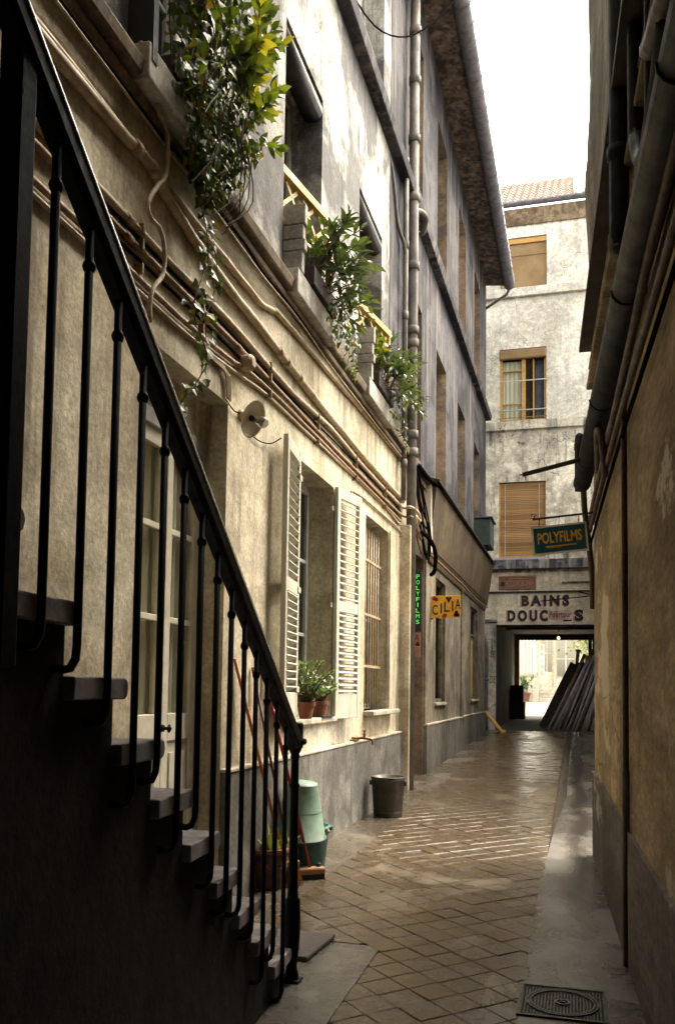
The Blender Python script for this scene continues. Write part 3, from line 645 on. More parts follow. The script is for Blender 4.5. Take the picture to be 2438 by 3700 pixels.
# ---- barred window
glazing_x(XL-.20, 7.72,8.74,1.10,2.92, LB, M_wgrey, .05, (8.23,), (2.0,)); room_x(XL-.22, 7.72,8.74,1.10,2.92, LB)
m = MB(); m.box(XL-.26,XL-.24,7.74,8.72,1.12,2.9); m.build('blind', simple('ochre_blind', (.42,.30,.12), (.28,.19,.075), 4, .9), LB)
for i in range(9):
    y = 7.79+i*.107; m = MB(); m.tube([(XL-.09,y,1.12),(XL-.09,y,2.86)], .010, 6); m.build('window_bar', M_pipe_c, LB, smooth=True)
for z in (1.52,2.02,2.55):
    m = MB(); m.box(XL-.10,XL-.075,7.72,8.74,z-.012,z+.012); m.build('crossbar', M_pipe_c, LB)
m = MB(); m.box(XL-.2,XL+.10,7.70,8.92,1.055,1.10); m.build('window_sill', M_plcap, LB, bevel=.008)
m = MB(); m.box(XL-.01,XL+.018,8.76,8.92,1.10,2.95); m.build('window_surround', M_cream, LB, bevel=.005)

# ---- first-floor windows
def upper_window(i, a, b, za, zb, roll=False, depth=.22):
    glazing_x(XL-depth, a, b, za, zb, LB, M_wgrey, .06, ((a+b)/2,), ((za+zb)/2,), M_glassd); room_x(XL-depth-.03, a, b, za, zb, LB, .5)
    if roll:
        m = MB(); m.tube([(XL-.08,a+.01,zb-.09),(XL-.08,b-.01,zb-.09)], .085, 12); m.build('rolled_awning', M_black, LB, smooth=True)
for i, (a, b) in enumerate(WN):
    if i < 3: upper_window(i, a, b, 4.02, wtop(a), True, .27)
    else: upper_window(i, a, b, 4.15, wtop(a))
    upper_window(i, a, b, 7.45 if i < 3 else 7.55, 9.35 if i < 3 else 9.4)
# projecting stone sills with end blocks
for i in (0, 1, 2):
    a, b = WN[i]
    m = MB(); m.box(XL-.02,XL+.12,a-.02,b+.06,ZC1+.0,ZC1+.165); m.build('projecting_sill', M_block, LB, bevel=.008)
    if i:
        for z0, z1, o in ((4.075,4.22,.118),(4.225,4.30,.135),(4.305,4.40,.122),(4.405,4.545,.135)):
            m = MB(); m.box(XL-.02,XL+o,a+.06,a+.12,z0,z1); m.build('stone_block', M_block, LB, bevel=.006)
m = MB(); m.box(XL-.02,XL+.125,WN[0][0]+.0,WN[0][0]+.045,3.99,5.9); m.build('open_shutter', M_black, LB)

# ================================================================== STAIRS AND RAILING
ST = thing('stone_staircase', 'dark stone staircase climbing along the left wall beside the camera', 'staircase', (-1.5, 3.3, gz(3.3)))
X0s, sxs, Y0s, GO, RI, Z0s = -1.138, .07, 3.491, .233, .156, .07
xs = lambda y: X0s+sxs*(Y0s-y)
for k in range(1, 14):
    ya = Y0s-GO*(k-1); yb = ya-GO-.03; zt = Z0s+RI*k
    m = MB(); n = 6; vs = []
    # tread slab with a rounded nosing, outer end following the railing line
    prof = [(yb,zt-.05),(yb,zt),(ya-.018,zt),(ya-.005,zt-.008),(ya,zt-.025),(ya-.006,zt-.043),(ya-.02,zt-.05)]
    for X in (0, 1):
        for y, z in prof: vs.append(((xs(y) if X else XL-.01), y, z))
    q = len(prof); m.add(vs, [tuple(range(q))[::-1], tuple(range(q,2*q))]+[(i,(i+1)%q,q+(i+1)%q,q+i) for i in range(q)])
    m.build('step', M_stairs, ST, bevel=.004)
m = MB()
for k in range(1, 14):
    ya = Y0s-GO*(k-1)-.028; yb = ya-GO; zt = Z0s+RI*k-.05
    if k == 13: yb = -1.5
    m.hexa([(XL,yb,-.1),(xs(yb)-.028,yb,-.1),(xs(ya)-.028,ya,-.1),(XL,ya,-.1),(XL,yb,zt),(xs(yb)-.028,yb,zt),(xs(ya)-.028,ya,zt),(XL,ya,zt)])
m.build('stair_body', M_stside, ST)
RL = thing('iron_stair_railing', 'black iron stair railing with slim balusters and a turned newel post', 'railing', (-1.15, 3.52, gz(3.5)))
zr = lambda y: 1.14+.657*(3.45-y)
rp = []
m = MB(); d = Vector((xs(1.0)-xs(3.5), -2.5, zr(1.0)-zr(3.5))).normalized(); side = d.cross(Vector((0,0,1))).normalized(); nn = side.cross(d)
if nn.z < 0: nn = -nn
a, b = Vector((xs(3.52)+.0,3.52,zr(3.52))), Vector((xs(.35),.35,zr(.35)))
c = (a+b)/2-nn*.028; m.obox(c, d, side, nn, (b-a).length/2, .024, .028); m.build('handrail', M_iron, RL, bevel=.009)
m = MB(); e0 = a.lerp(b,.12); ne = (nn*math.sin(R(15))-side*math.cos(R(15))).normalized(); m.obox((e0+b)/2-side*.0235-nn*.004, d, ne, d.cross(ne), (b-e0).length/2, .0025, .0045); m.build('rail_glint_strip', M_steel, RL)  # pale metal facet added and angled as the rail's sky glint
m = MB(); m.obox((a+b)/2-nn*.064, d, side, nn, (b-a).length/2-.02, .015, .008); m.build('rail_bar', M_iron, RL)
for i in range(-5, 14):
    y = 1.451+.1437*i; x = xs(y)+.004; zt = zr(y)-.05
    k = max(0, math.floor((Y0s-y)/GO)+1); zb = Z0s+RI*k-.10-.04*(i % 2)
    m = MB(); pts = [(x,y,zt),(x,y,zb+.05),(x,y-.004,zb+.02),(x-.004,y-.016,zb),(x-.012,y-.034,zb-.004),(x-.04,y-.05,zb+.002)]
    m.tube(pts, .0095, 8)
    m.lathe([(.0095,-.013),(.0125,-.009),(.0148,0),(.0125,.009),(.0095,.013)], (x,y,zt-.115), 10, caps=False)
    m.build('baluster', M_iron, RL, smooth=True)
m = MB(); yy = 1.325; m.box(xs(yy)-.03,xs(yy)+.018,yy-.026,yy+.026,Z0s+RI*10-.3,zr(yy)-.02); m.build('landing_post', M_iron, RL, bevel=.006)
m = MB(); zb = gz(3.52)
prof = [(.030,0),(.030,.03),(.024,.05),(.023,.075),(.027,.08),(.025,.095),(.030,.13),(.034,.20),(.034,.27),(.031,.325),(.031,.335),(.023,.345),(.021,.40),(.018,.62),(.0175,.80),(.022,.805),(.022,.815),(.0175,.82),(.0165,.92),(.020,.925),(.020,.935),(.018,.94),(.024,.955),(.034,.975),(.034,.98),(.047,.985),(.049,.995),(.047,1.006),(.034,1.01),(.034,1.065),(.031,1.075),(.0,1.078)]
m.lathe(prof, (-1.150,3.525,zb), 18); m.build('newel_post', M_iron, RL, smooth=True)
m = MB(); m.box(-1.19,-1.11,3.49,3.56,gz(3.5)-.02,gz(3.5)+.012); m.build('newel_foot', M_iron, RL, bevel=.004)

# ================================================================== RIGHT BUILDING
RX = lambda y: .42-.045*y
RB = thing('tan_rendered_building', 'tall tan rendered building with a grey painted base on the right', 'building', (.2, 3, gz(3)))
YE = 6.50; ZT = 7.4
def rwall(name, z0f, z1f, off, mat, ybrk=None, bevel=0):
    ysb = ybrk or [-8,-4,-1,0,1,2,3,4,5,6,YE]; m = MB()
    for a, b in zip(ysb, ysb[1:]):
        m.quad((RX(b)-off,b,z0f(b)), (RX(a)-off,a,z0f(a)), (RX(a)-off,a,z1f(a)), (RX(b)-off,b,z1f(b)))
    e = ysb[-1]; m.quad((RX(e)-off,e,z0f(e)), (RX(e)-off,e,z1f(e)), (6,e,z1f(e)), (6,e,z0f(e)))
    m.quad((RX(e)-off,e,z1f(e)), (RX(ysb[0])-off,ysb[0],z1f(ysb[0])), (6,ysb[0],z1f(ysb[0])), (6,e,z1f(e)))
    return m.build(name, mat, RB)
rwall('wall', lambda y: -.3, lambda y: ZT, 0, M_right)
m = MB(); t = .018
for a, b in zip([-8,0,2,4,5.5],[0,2,4,5.5,YE+.01]):
    m.hexa([(RX(a)-t,a,-.3),(RX(a)+.05,a,-.3),(RX(b)+.05,b,-.3),(RX(b)-t,b,-.3),(RX(a)-t,a,gz(a)+.59),(RX(a)+.05,a,gz(a)+.59),(RX(b)+.05,b,gz(b)+.59),(RX(b)-t,b,gz(b)+.59)])
m.build('painted_base', M_rplin, RB)
m = MB()
rs = random.Random(21); N, Kz = 10, 26; vs = []
for iz in range(Kz+1):
    z = 4.15+iz*(ZT-4.15)/Kz; bul = .035*math.exp(-((z-5.0)/.45)**2)+.008*rs.random()
    for ia in range(N+1):
        y = 4.3+ia*(YE+.02-4.3)/N; vs.append((RX(y)-.012-bul*max(0,(y-5.2)/1.3)-.006*rs.random(), y, z))
m.add(vs, [(iz*(N+1)+ia, iz*(N+1)+ia+1, (iz+1)*(N+1)+ia+1, (iz+1)*(N+1)+ia) for iz in range(Kz) for ia in range(N)])
e = [iz*(N+1)+N for iz in range(Kz+1)]
m.add([vs[i] for i in e]+[(.6,YE+.02,vs[i][2]) for i in e], [(i,i+1,len(e)+i+1,len(e)+i) for i in range(len(e)-1)])
m.build('rough_upper_render', M_rgrey, RB)
def roff(y, o): return RX(y)-o
m = MB(); m.hexa([(roff(2,.10),2,3.92),(RX(2)+.02,2,3.92),(RX(6.6)+.02,6.6,3.84),(roff(6.6,.095),6.6,3.84),(roff(2,.10),2,3.96),(RX(2)+.02,2,3.96),(RX(6.6)+.02,6.6,3.88),(roff(6.6,.095),6.6,3.88)]); m.build('ledge_board', M_plank, RB)
for z, o, th in ((3.55,.05,.03),(3.70,.035,.025),(3.40,.03,.02),(3.24,.045,.02)):
    m = MB(); m.hexa([(roff(2,o),2,z),(RX(2)+.02,2,z),(RX(6.5)+.02,6.52,z-.03),(roff(6.5,o),6.52,z-.03),(roff(2,o),2,z+th),(RX(2)+.02,2,z+th),(RX(6.5)+.02,6.52,z+th-.03),(roff(6.5,o),6.52,z+th-.03)]); m.build('wall_moulding', M_ledge, RB, bevel=.008)
g2 = MB(); trough(g2, (.345,.6,2.90), (.045,6.32,2.78), .062)
for y in (2.2,3.4,4.6,5.7): 
    t = (y-.6)/5.72; cx, cz = .345-.30*t, 2.90-.12*t
    g2.tube([(cx-.064*math.cos(q), y, cz-.064*math.sin(q)) for q in [math.pi*k/8 for k in range(9)]], .006, 5)
g2.build('gutter', M_dkzinc, RB, smooth=True)
m = MB(); m.lathe([(.036,0),(.036,.30),(.04,.30),(.04,.345),(.037,.35),(.035,.385),(.024,.415),(.0,.43)], (.03,6.38,2.74), 16); m.build('vent_pipe', M_dkzinc, RB, smooth=True)
m = MB(); m.tube([(.055,6.36,2.74),(.06,6.38,2.62),(.115,6.47,2.15),(.118,6.50,1.9)], .021, 8); m.build('outlet_pipe', M_brownp, RB, smooth=True)
def rpipe(pts, r, mat, name='wall_pipe', k=4): 
    m = MB(); m.tube(smoothpath([(RX(y)-o, y, z) for y, z, o in pts], k), r, 9); return m.build(name, mat, RB, smooth=True)
rpipe([(0,2.80,.04),(2.7,2.80,.04),(3.6,2.72,.04),(4.6,2.64,.04),(6.0,2.56,.035),(6.45,2.52,.03)], .018, M_brownp)
rpipe([(0,2.68,.035),(3.0,2.60,.035),(4.5,2.56,.035),(6.45,2.46,.03)], .015, M_brownp)
rpipe([(0,2.58,.03),(3.0,2.50,.03),(4.5,2.46,.03),(6.45,2.37,.025)], .009, M_cable, 'cable')
rpipe([(4.12,0.06,.02),(4.12,1.0,.02),(4.12,2.8,.02),(4.12,3.6,.02)], .014, M_brownp, k=1)
m = MB(); m.tube([(RX(4.12)-.021,4.12,.05),(RX(4.12)-.021,4.12,.95)], .017, 8); m.build('pipe_sleeve', M_brownp, RB, smooth=True)
rpipe([(5.35,2.62,.05),(5.2,2.70,.06),(4.95,2.75,.08),(4.75,2.68,.075),(4.8,2.58,.06),(4.95,2.50,.04)], .020, M_brownp)
rpipe([(3.80,3.20,.06),(3.78,3.26,.065),(3.78,3.6,.065),(3.78,5,.065),(3.78,9,.065)], .042, M_dkzinc, 'downpipe', 2)
m = MB(); m.lathe([(.0,-.05),(.03,-.045),(.048,-.02),(.052,.01),(.048,.05),(.043,.06)], (RX(3.8)-.062,3.8,3.22), 14); m.build('pipe_shoe', M_pipe_g, RB, smooth=True); m = MB(); m.lathe([(.044,-.03),(.052,-.025),(.052,.02),(.044,.025)], (RX(3.78)-.065,3.78,3.62), 14, caps=False); m.build('pipe_collar', M_dkzinc, RB, smooth=True)
rpipe([(3.40,9,.04),(3.40,5,.04),(3.40,3.6,.04),(3.36,3.40,.04),(3.24,3.25,.04),(3.05,3.18,.04),(2.85,3.2,.04),(2.6,3.3,.04)], .030, M_dkzinc, 'bent_pipe')
rpipe([(3.02,9,.04),(3.02,4.5,.04),(3.02,3.45,.04),(3.03,3.24,.04),(3.0,3.16,.04)], .013, M_brownp)
rpipe([(2.2,3.20,.05),(2.55,3.3,.05),(2.80,3.37,.05),(2.9,3.42,.05)], .035, M_brownp)
# unseen block added round the corner to keep the far left wall dim
YW = thing('unseen_shade_block', 'unseen rendered block added beyond the right-hand corner to shade the far wall', 'building', (.6, 12, gz(12)))
m = MB(); m.box(.50,7,10.0,19.6,-.3,4.8); m.build('wall', M_right, YW); m = MB(); m.box(.46,7,9.96,19.62,4.8,4.92); m.build('roof', M_zinc, YW)
# ceiling of the covered passage the photographer stands in
m = MB(); m.box(XL,.75,-8,2.45,3.66,4.0); m.box(XL,.75,-8.3,-8,-.4,4.0); tag(m.build('passage_ceiling', M_holl), kind='structure')
m = MB(); m.box(XL,.42,-8,2.6,4.001,7.8); tag(m.build('unseen_overbuilding', M_holl), kind='structure')  # unseen mass over the passage, put in to darken the near-left wall

# ================================================================== END BUILDING WITH TUNNEL
YB = 19.7
EB = thing('pale_end_building', 'pale four-storey building closing the alley over a dark tunnel passage', 'building', (-.5, YB, gz(YB)))
ew, ed, er = MB(), MB(), MB()
wall_y(ed, YB, -7, 9, 3.95, 7.22, [(-1.68,-.645,4.28,6.02,.12)], (M_block, EB))
wall_y(ew, YB, -7, 9, 7.22, 12.0, [(-1.665,-.63,7.42,9.10,.14), (-1.66,-.62,10.53,11.71,.12)], (M_block, EB))
lw = MB(); wall_y(lw, YB-.01, -7, 9, -.3, 3.95, [(-1.735,2.2,-.3,2.78,.10)], (M_block, EB))
# windows of the neighbouring bays further along the facade
ed.build('stained_wall', M_endd, EB); ew.build('upper_wall', M_endw, EB)
lw.build('lintel_wall', plaster('cream_lintel_render', (.86,.78,.60), (.70,.61,.45), (.2,.17,.14), .4, .35), EB)
m = MB(); m.box(-7,9,YB-.14,YB+.02,4.02,4.235); m.build('sooty_ledge', M_sooty, EB, bevel=.015)
m = MB(); m.box(-7,9,YB-.09,YB+.02,7.20,7.40); m.build('string_course', M_endd, EB, bevel=.012)
m = MB(); m.box(-7,9,YB-.09,YB+.02,10.29,10.49); m.build('string_course', M_endw, EB, bevel=.012)
m = MB(); m.hexa([(-7,YB-.05,11.98),(9,YB-.05,11.98),(9,YB+.1,11.98),(-7,YB+.1,11.98),(-7,YB-.22,12.28),(9,YB-.22,12.28),(9,YB+.1,12.28),(-7,YB+.1,12.28)]); m.build('cornice', M_corn, EB)
m = MB(); trough(m, (9,YB-.24,12.40), (-7,YB-.24,12.40), .085)
for k in range(28): m.tube([(-7+k*.57, YB-.24-.088*math.cos(q), 12.40-.088*math.sin(q)) for q in [math.pi*j/8 for j in range(9)]], .008, 5)
m.build('gutter', M_zinc, EB, smooth=True)
# roof of corrugated tiles
RS = 4.0; m = MB(); nx, ny = 376, 9
for j in range(ny):
    vs = []
    for e in (0, 1):
        for i in range(nx+1):
            x = -7+16*i/nx; t = (j+e)/ny; y = YB-.2+2.6*t; z = 12.42+2.0*t+.030*math.sin(i*2*math.pi/4)+(0.045 if e == 0 else 0)
            vs.append((x, y, z))
    m.add(vs, [(i,i+1,nx+2+i,nx+1+i) for i in range(nx)])
    m.add([vs[i] for i in range(nx+1)]+[(vs[i][0], vs[i][1], vs[i][2]-.05) for i in range(nx+1)], [(i+1,i,nx+1+i,nx+2+i) for i in range(nx)])
m.build('roof_tiles', M_rtile, EB, kind='stuff')
m = MB(); m.hexa([(-.02,YB-.2,12.40),(.36,YB-.2,12.40),(.36,YB+2.4,14.30),(-.02,YB+2.4,14.30),(-.02,YB-.2,12.56),(.36,YB-.2,12.56),(.36,YB+2.4,14.48),(-.02,YB+2.4,14.48)]); m.build('white_roof_verge', M_rwhite, EB)
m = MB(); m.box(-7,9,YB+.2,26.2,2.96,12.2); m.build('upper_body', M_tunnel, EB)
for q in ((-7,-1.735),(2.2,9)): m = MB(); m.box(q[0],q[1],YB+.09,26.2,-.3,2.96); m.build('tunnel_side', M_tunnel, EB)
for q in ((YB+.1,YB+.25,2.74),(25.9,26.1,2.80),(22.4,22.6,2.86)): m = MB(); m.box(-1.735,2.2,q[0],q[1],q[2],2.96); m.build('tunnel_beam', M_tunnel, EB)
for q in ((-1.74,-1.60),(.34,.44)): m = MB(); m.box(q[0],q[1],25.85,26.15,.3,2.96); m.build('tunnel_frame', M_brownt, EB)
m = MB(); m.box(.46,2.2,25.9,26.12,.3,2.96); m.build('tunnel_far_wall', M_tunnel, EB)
# pier left of the tunnel, with its cap and downpipe
m = MB(); m.box(-2.1,-1.735,YB-.05,YB-.011,-.3,2.84); m.build('pier', M_endd, EB, bevel=.008)
m = MB(); m.box(-2.1,-1.70,YB-.09,YB-.011,2.841,2.90); m.build('pier_cap', M_sooty, EB, bevel=.006)
m = MB(); m.tube(smoothpath([(-2.02,YB-.08,2.55),(-1.98,YB-.1,2.45),(-1.93,YB-.1,2.25),(-1.93,YB-.1,1.5),(-1.93,YB-.1,.4)]), .04, 9); m.lathe([(.042,-.03),(.05,-.03),(.05,.03),(.042,.03)], (-1.93,YB-.1,1.55), 10, caps=False); m.build('drainpipe', M_pipe_g, EB, smooth=True)
lettering('SE', M_signb, EB, (-1.80,YB-.053,2.12), .15, .13, shear=.2); lettering('DE', M_signb, EB, (-1.80,YB-.053,1.55), .15, .13, shear=.2)
# rails and mouldings of the sign zone
m = MB(); m.box(-2.0,1.5,YB-.05,YB-.011,3.50,3.53); m.build('sign_rail', M_black, EB)
m = MB(); m.box(-.30,1.5,YB-.05,YB-.011,3.70,3.73); m.build('sign_rail', M_sooty, EB)
m = MB(); m.tube([(.05,YB-.06,3.50),(.32,YB-.25,3.40),(.6,YB-.3,3.38)], .014, 6); m.tube([(-.75,YB-.06,3.30),(.32,YB-.25,3.38),(.7,YB-.3,3.40)], .012, 6); m.build('sign_stay', M_iron, EB)
# painted lettering
for body, x0, x1, z0, z1 in (('BAINS',-1.17,-.14,3.19,3.44),):
    lettering(body, M_pink, EB, ((x0+x1)/2-.018,YB-.0125,(z0+z1)/2-.012), z1-z0+.02, x1-x0+.03, offset=.075, space=1.45); lettering(body, M_signb, EB, ((x0+x1)/2,YB-.0145,(z0+z1)/2), z1-z0, x1-x0, offset=.06, space=1.45)
for body, x0, x1 in (('DOUC',-1.48,-.60), ('S',-.03,.16)):
    lettering(body, M_pink, EB, ((x0+x1)/2-.018,YB-.0125,2.968), .28, x1-x0+.03, offset=.075, space=1.45); lettering(body, M_signb, EB, ((x0+x1)/2,YB-.0145,2.98), .26, x1-x0, offset=.06, space=1.45)
m = MB(); m.box(-.585,-.075,YB-.016,YB-.011,2.89,3.09); m.build('sticker', M_endd, EB)
lettering('Pourtour', M_signr, EB, (-.33,YB-.019,3.005), .14, .47, offset=.02)
m = MB(); m.box(-.27,-.09,YB-.018,YB-.011,2.85,2.885); m.build('letter_remnant', M_signb, EB)
# end facade windows
def wy_box(name, mat, parent, *a, bevel=.003): m = MB(); m.box(*a); return m.build(name, mat, parent, bevel=bevel)
# lowest: bamboo blind, made of slats
wy_box('window_frame', M_wood, EB, -1.68,-1.65,YB+.06,YB+.10,4.28,6.02); wy_box('window_frame', M_wood, EB, -.675,-.645,YB+.06,YB+.10,4.28,6.02)
bl = MB(); bl.box(-1.65,-.675,YB+.075,YB+.085,4.31,6.02); blind = bl.build('blind', M_blind, EB)
sl = MB(); sl.box(-.485,.485,-.006,.006,-.017,.017); slm = sl.mesh('blind_slat', M_blind); rb = random.Random(9)
for i in range(42):
    s = bpy.data.objects.new('blind_slat', slm); COL.objects.link(s); s.parent = blind
    z = 4.35+i*.0395; s.location = Vector((-1.163, YB+.062+.012*math.sin(i*.55)+.006*math.sin(i*.21+1), z)); s.rotation_euler = (R(rb.uniform(-16,16)+18*math.sin(i*.33)), R(rb.uniform(-.5,.5)), 0)
for x in (-1.54,-.79): wy_box('blind_cord', M_white, EB, x-.004,x+.004,YB+.03,YB+.036,4.33,5.98, bevel=0)
wy_box('blind_rail', M_wood, EB, -1.66,-.66,YB+.045,YB+.085,4.285,4.33)
wy_box('window_sill', simple('blue_grey_sill', (.36,.38,.44), (.26,.28,.33), 6, .7), EB, -1.75,-.62,YB-.10,YB+.1,4.237,4.28)
# top: closed tan blind
wy_box('blind', M_blind2, EB, -1.66,-.62,YB+.07,YB+.085,10.53,11.58); wy_box('blind_box', M_wood, EB, -1.66,-.62,YB+.03,YB+.09,11.585,11.70)
wy_box('blind_rail', M_blind2, EB, -1.655,-.625,YB+.05,YB+.069,10.535,10.57)
wy_box('blind_fold', M_blind2, EB, -1.655,-.625,YB+.055,YB+.069,11.30,11.33)
# middle: wooden casement, curtains, roll of blind, guard bars
m = MB(); a, b, c, d, Y = -1.665,-.63,7.42,9.10,YB+.09
m.box(a,a+.06,Y-.03,Y+.03,c,d); m.box(b-.05,b,Y-.03,Y+.03,c,d); m.box(a+.06,b-.05,Y-.03,Y+.03,c,c+.05); m.box(-1.18,-1.09,Y-.03,Y+.035,c+.05,d); m.build('window_frame', M_wood, EB, bevel=.003)
m = MB(); m.box(a+.06,-1.18,Y-.02,Y+.02,8.60,8.63); m.box(a+.06,-1.18,Y-.02,Y+.02,7.83,7.85); m.build('glazing_bar', M_wood, EB)
m = MB(); N = 24; vs = []
for z in (7.47,8.85):
    for i in range(N+1): vs.append((a+.07+.42*i/N, Y+.05+.012*math.sin(i*1.1), z))
m.add(vs, [(i,i+1,N+2+i,N+1+i) for i in range(N)]); m.build('net_curtain', M_curt, EB, smooth=True)
wy_box('pane', M_cglass, EB, a+.06,-1.18,Y+.005,Y+.009,7.47,8.86, bevel=0)
m = MB(); vs = []
for z, w in ((7.47,.2),(8.85,.18)):
    for i in range(N+1): vs.append((-.88+w*i/N, Y+.10+.015*math.sin(i*1.3), z))
m.add(vs, [(i,i+1,N+2+i,N+1+i) for i in range(N)]); m.build('blue_curtain', M_bcurt, EB, smooth=True)
wy_box('open_casement', M_wood, EB, -.93,-.90,Y-.02,Y+.3,7.5,8.85)
m = MB(); m.quad((a,YB+.9,c),(b,YB+.9,c),(b,YB+.9,d),(a,YB+.9,d)); m.box(a-.1,a-.02,YB+.15,YB+.9,c,d); m.box(b+.02,b+.1,YB+.15,YB+.9,c,d); m.build('interior', M_dark, EB)
wy_box('blind_roll', M_blind2, EB, a-.01,b+.01,YB-.03,YB+.07,8.86,9.08, bevel=.03)
for z, r, mt in ((8.34,.012,M_white),(7.66,.016,M_wgrey),(7.49,.010,M_pipe_o)):
    m = MB(); m.tube([(a-.02,YB-.02,z),(b+.02,YB-.02,z)], r, 8); m.build('guard_bar', mt, EB)
# dark plaque and its lettering
PQ = thing('brown_plaque', 'rusty brown plaque with worn lettering above the painted BAINS', 'plaque', (-1.26, YB-.03, 3.57))
m = MB(); m.box(-1.67,-.85,YB-.035,YB-.012,3.57,3.88); m.build('plate', M_plaq, PQ, bevel=.004)
m = MB(); 
for q in ((-1.66,-.86,3.855,3.87),(-1.66,-.86,3.58,3.592),(-1.66,-1.648,3.592,3.855),(-.872,-.86,3.592,3.855)): m.box(q[0],q[1],YB-.039,YB-.0345,q[2],q[3])
m.build('plate_edge', M_plaql, PQ)
lettering('ACCORDEONIA', M_plaql, PQ, (-1.215,YB-.038,3.715), .13, .62, offset=.01)
m = MB(); m.lathe([(.05,0),(.05,.004),(.0,.004)], (-1.585,YB-.035,3.70), 10, (0,-1,0)); m.build('emblem', M_black, PQ)
for z, x0, x1 in ((3.815,-1.45,-1.0),(3.625,-1.5,-1.15),(3.62,-1.08,-.92)):
    m = MB(); m.box(x0,x1,YB-.038,YB-.0345,z,z+.014); m.build('script_line', M_plaql, PQ)

# ================================================================== SIGNS
SG = thing('hanging_sign', 'teal enamel sign reading POLYFILMS in yellow hanging from a bracket', 'sign', (.12, 5.9, 2.47))
def tilted(mb_fn, ang=R(-5.5)): pass
ca, sa = math.cos(R(4.6)), math.sin(R(4.6)); sc = Vector((-.102, 5.9, 2.315)); ex, ez = Vector((ca,0,sa)), Vector((-sa*1.15,0,1)).normalized(); ey = Vector((0,1,0))
m = MB(); m.obox(sc, ex, ey, ez, .172, .006, .088); m.build('panel', M_tealsg, SG)
m = MB()
for sx in (-1, 1): m.obox(sc+ex*.172*sx, ex, ey, ez, .006, .010, .094)
for sz in (-1, 1): m.obox(sc+ez*.090*sz, ex, ey, ez, .178, .0095, .006)
m.build('frame', M_white, SG)
lettering('POLYFILMS', M_yletter, SG, sc+Vector((0,-.0085,0))+ez*.014, .075, .285, ry=-4.6, offset=.02)
m = MB(); m.obox(sc+Vector((0,-.0075,0))-ez*.045+ex*.005, ex, ey, ez, .10, .001, .0035); m.obox(sc+Vector((0,-.0075,0))-ez*.054-ex*.04, ex, ey, ez, .045, .001, .002); m.build('underline', M_yletter, SG)
m = MB(); m.obox((-.075,5.9,2.468), ex, ey, ez, .205, .006, .006)
m.tube([Vector((-.275,5.9,2.475))+Vector((.018*math.cos(t)*(1-t/14), 0, .018*math.sin(t)*(1-t/14))) for t in [q*.5 for q in range(14)]], .0035, 6); m.build('bracket', M_brownp, SG)
for t in (-.125, .13): m = MB(); m.tube([sc+ex*t+ez*.09, (sc+ex*t+ez*.09)+Vector((0,0,.055))], .003, 6); m.build('hook', M_iron, SG)
BK = thing('empty_sign_bracket', 'empty iron sign bracket ending in a scroll above the teal sign', 'bracket', (.17, 5.62, 2.79))
m = MB(); d = Vector((.17+.33,0,.11)); m.obox((-.08,5.62,2.745), d, (0,1,0), (-.11,0,.5), .255, .008, .013); m.build('bar', M_brownp, BK)
m = MB(); m.tube([Vector((-.335,5.62,2.72))+Vector((-.028*math.cos(t)*(1-t/16)-.012, 0, .034-.034*math.cos(t*.9)*(1-t/16))) if False else Vector((-.355+.026*math.cos(t-1.2)*(1-t/13), 5.62, 2.716+.026*math.sin(t-1.2)*(1-t/13))) for t in [-q*.45+0 for q in range(0,1)]+[q*.45 for q in range(15)]], .004, 6)
m.tube([(-.355+.026*math.cos(-1.2),5.62,2.716+.026*math.sin(-1.2)), (-.325,5.62,2.692)], .005, 6); m.tube([(-.31,5.62,2.69),(-.31,5.62,2.655)], .004, 6); m.build('scroll', M_brownp, BK)
CI = thing('yellow_sign', 'yellow enamel sign reading CILIA jutting from the shop wall', 'sign', (XL, 11.5, 2.26))
m = MB(); m.box(-1.875,-1.475,11.49,11.51,2.265,2.56); m.build('panel', M_yellow, CI, bevel=.004)
for i, (ch, dz) in enumerate(zip('CILIA', (-.03,-.01,.01,.02,.045))):
    o = lettering(ch, M_black, CI, (-1.825+i*.076+(.015 if i in (1,2,3) else .008), 11.487, 2.40+dz), .135, .075 if ch in 'CAL' else .020, offset=.01)
def disc(x, z, r): 
    m.lathe([(r,0),(r,.003),(0,.003)], (x,11.489,z), 10, (0,-1,0))
m = MB(); [disc(*q) for q in ((-1.655,2.525,.02),(-1.615,2.525,.02),(-1.635,2.495,.02),(-1.545,2.30,.024),(-1.51,2.30,.024),(-1.53,2.335,.024),(-1.53,2.31,.022))]; m.box(-1.64,-1.63,11.486,11.489,2.46,2.5); m.box(-1.535,-1.525,11.486,11.489,2.275,2.3); m.build('club_and_spade', M_black, CI)
m = MB(); [disc(*q) for q in ((-1.825,2.525,.03),(-1.80,2.505,.026),(-1.70,2.285,.022),(-1.675,2.30,.02))]; m.obox((-1.69,11.488,2.29),(1,0,1),(0,1,0),(-1,0,1),.024,.0015,.024); m.build('heart_and_diamond', M_signr, CI)
m = MB(); m.tube([(XL,11.5,2.30),(XL-.02,11.5,2.30)], .008, 6); m.tube([(XL+.02,11.52,2.255),(XL-.06,11.52,2.25)], .01, 6); m.build('bracket', M_iron, CI)
NS = thing('neon_sign', 'narrow upright black sign with POLYFILMS in glowing green letters', 'sign', (-1.79, 10.0, 2.0))
m = MB(); m.box(-1.828,-1.742,10.0,10.05,1.98,2.70); m.build('box', M_black, NS, bevel=.004)
for i, ch in enumerate('POLYFILMS'):
    lettering(ch, M_neon, NS, (-1.785,9.996,2.625-i*.0665), .048, .040 if ch != 'I' else .012, offset=.0)
m = MB(); m.box(XL-.05,-1.82,10.01,10.04,2.5,2.53); m.build('bracket', M_iron, NS)
SP = thing('card_sign', 'small cream card sign half hidden in the entrance below the green neon', 'sign', (-1.94, 10.5, 1.7))
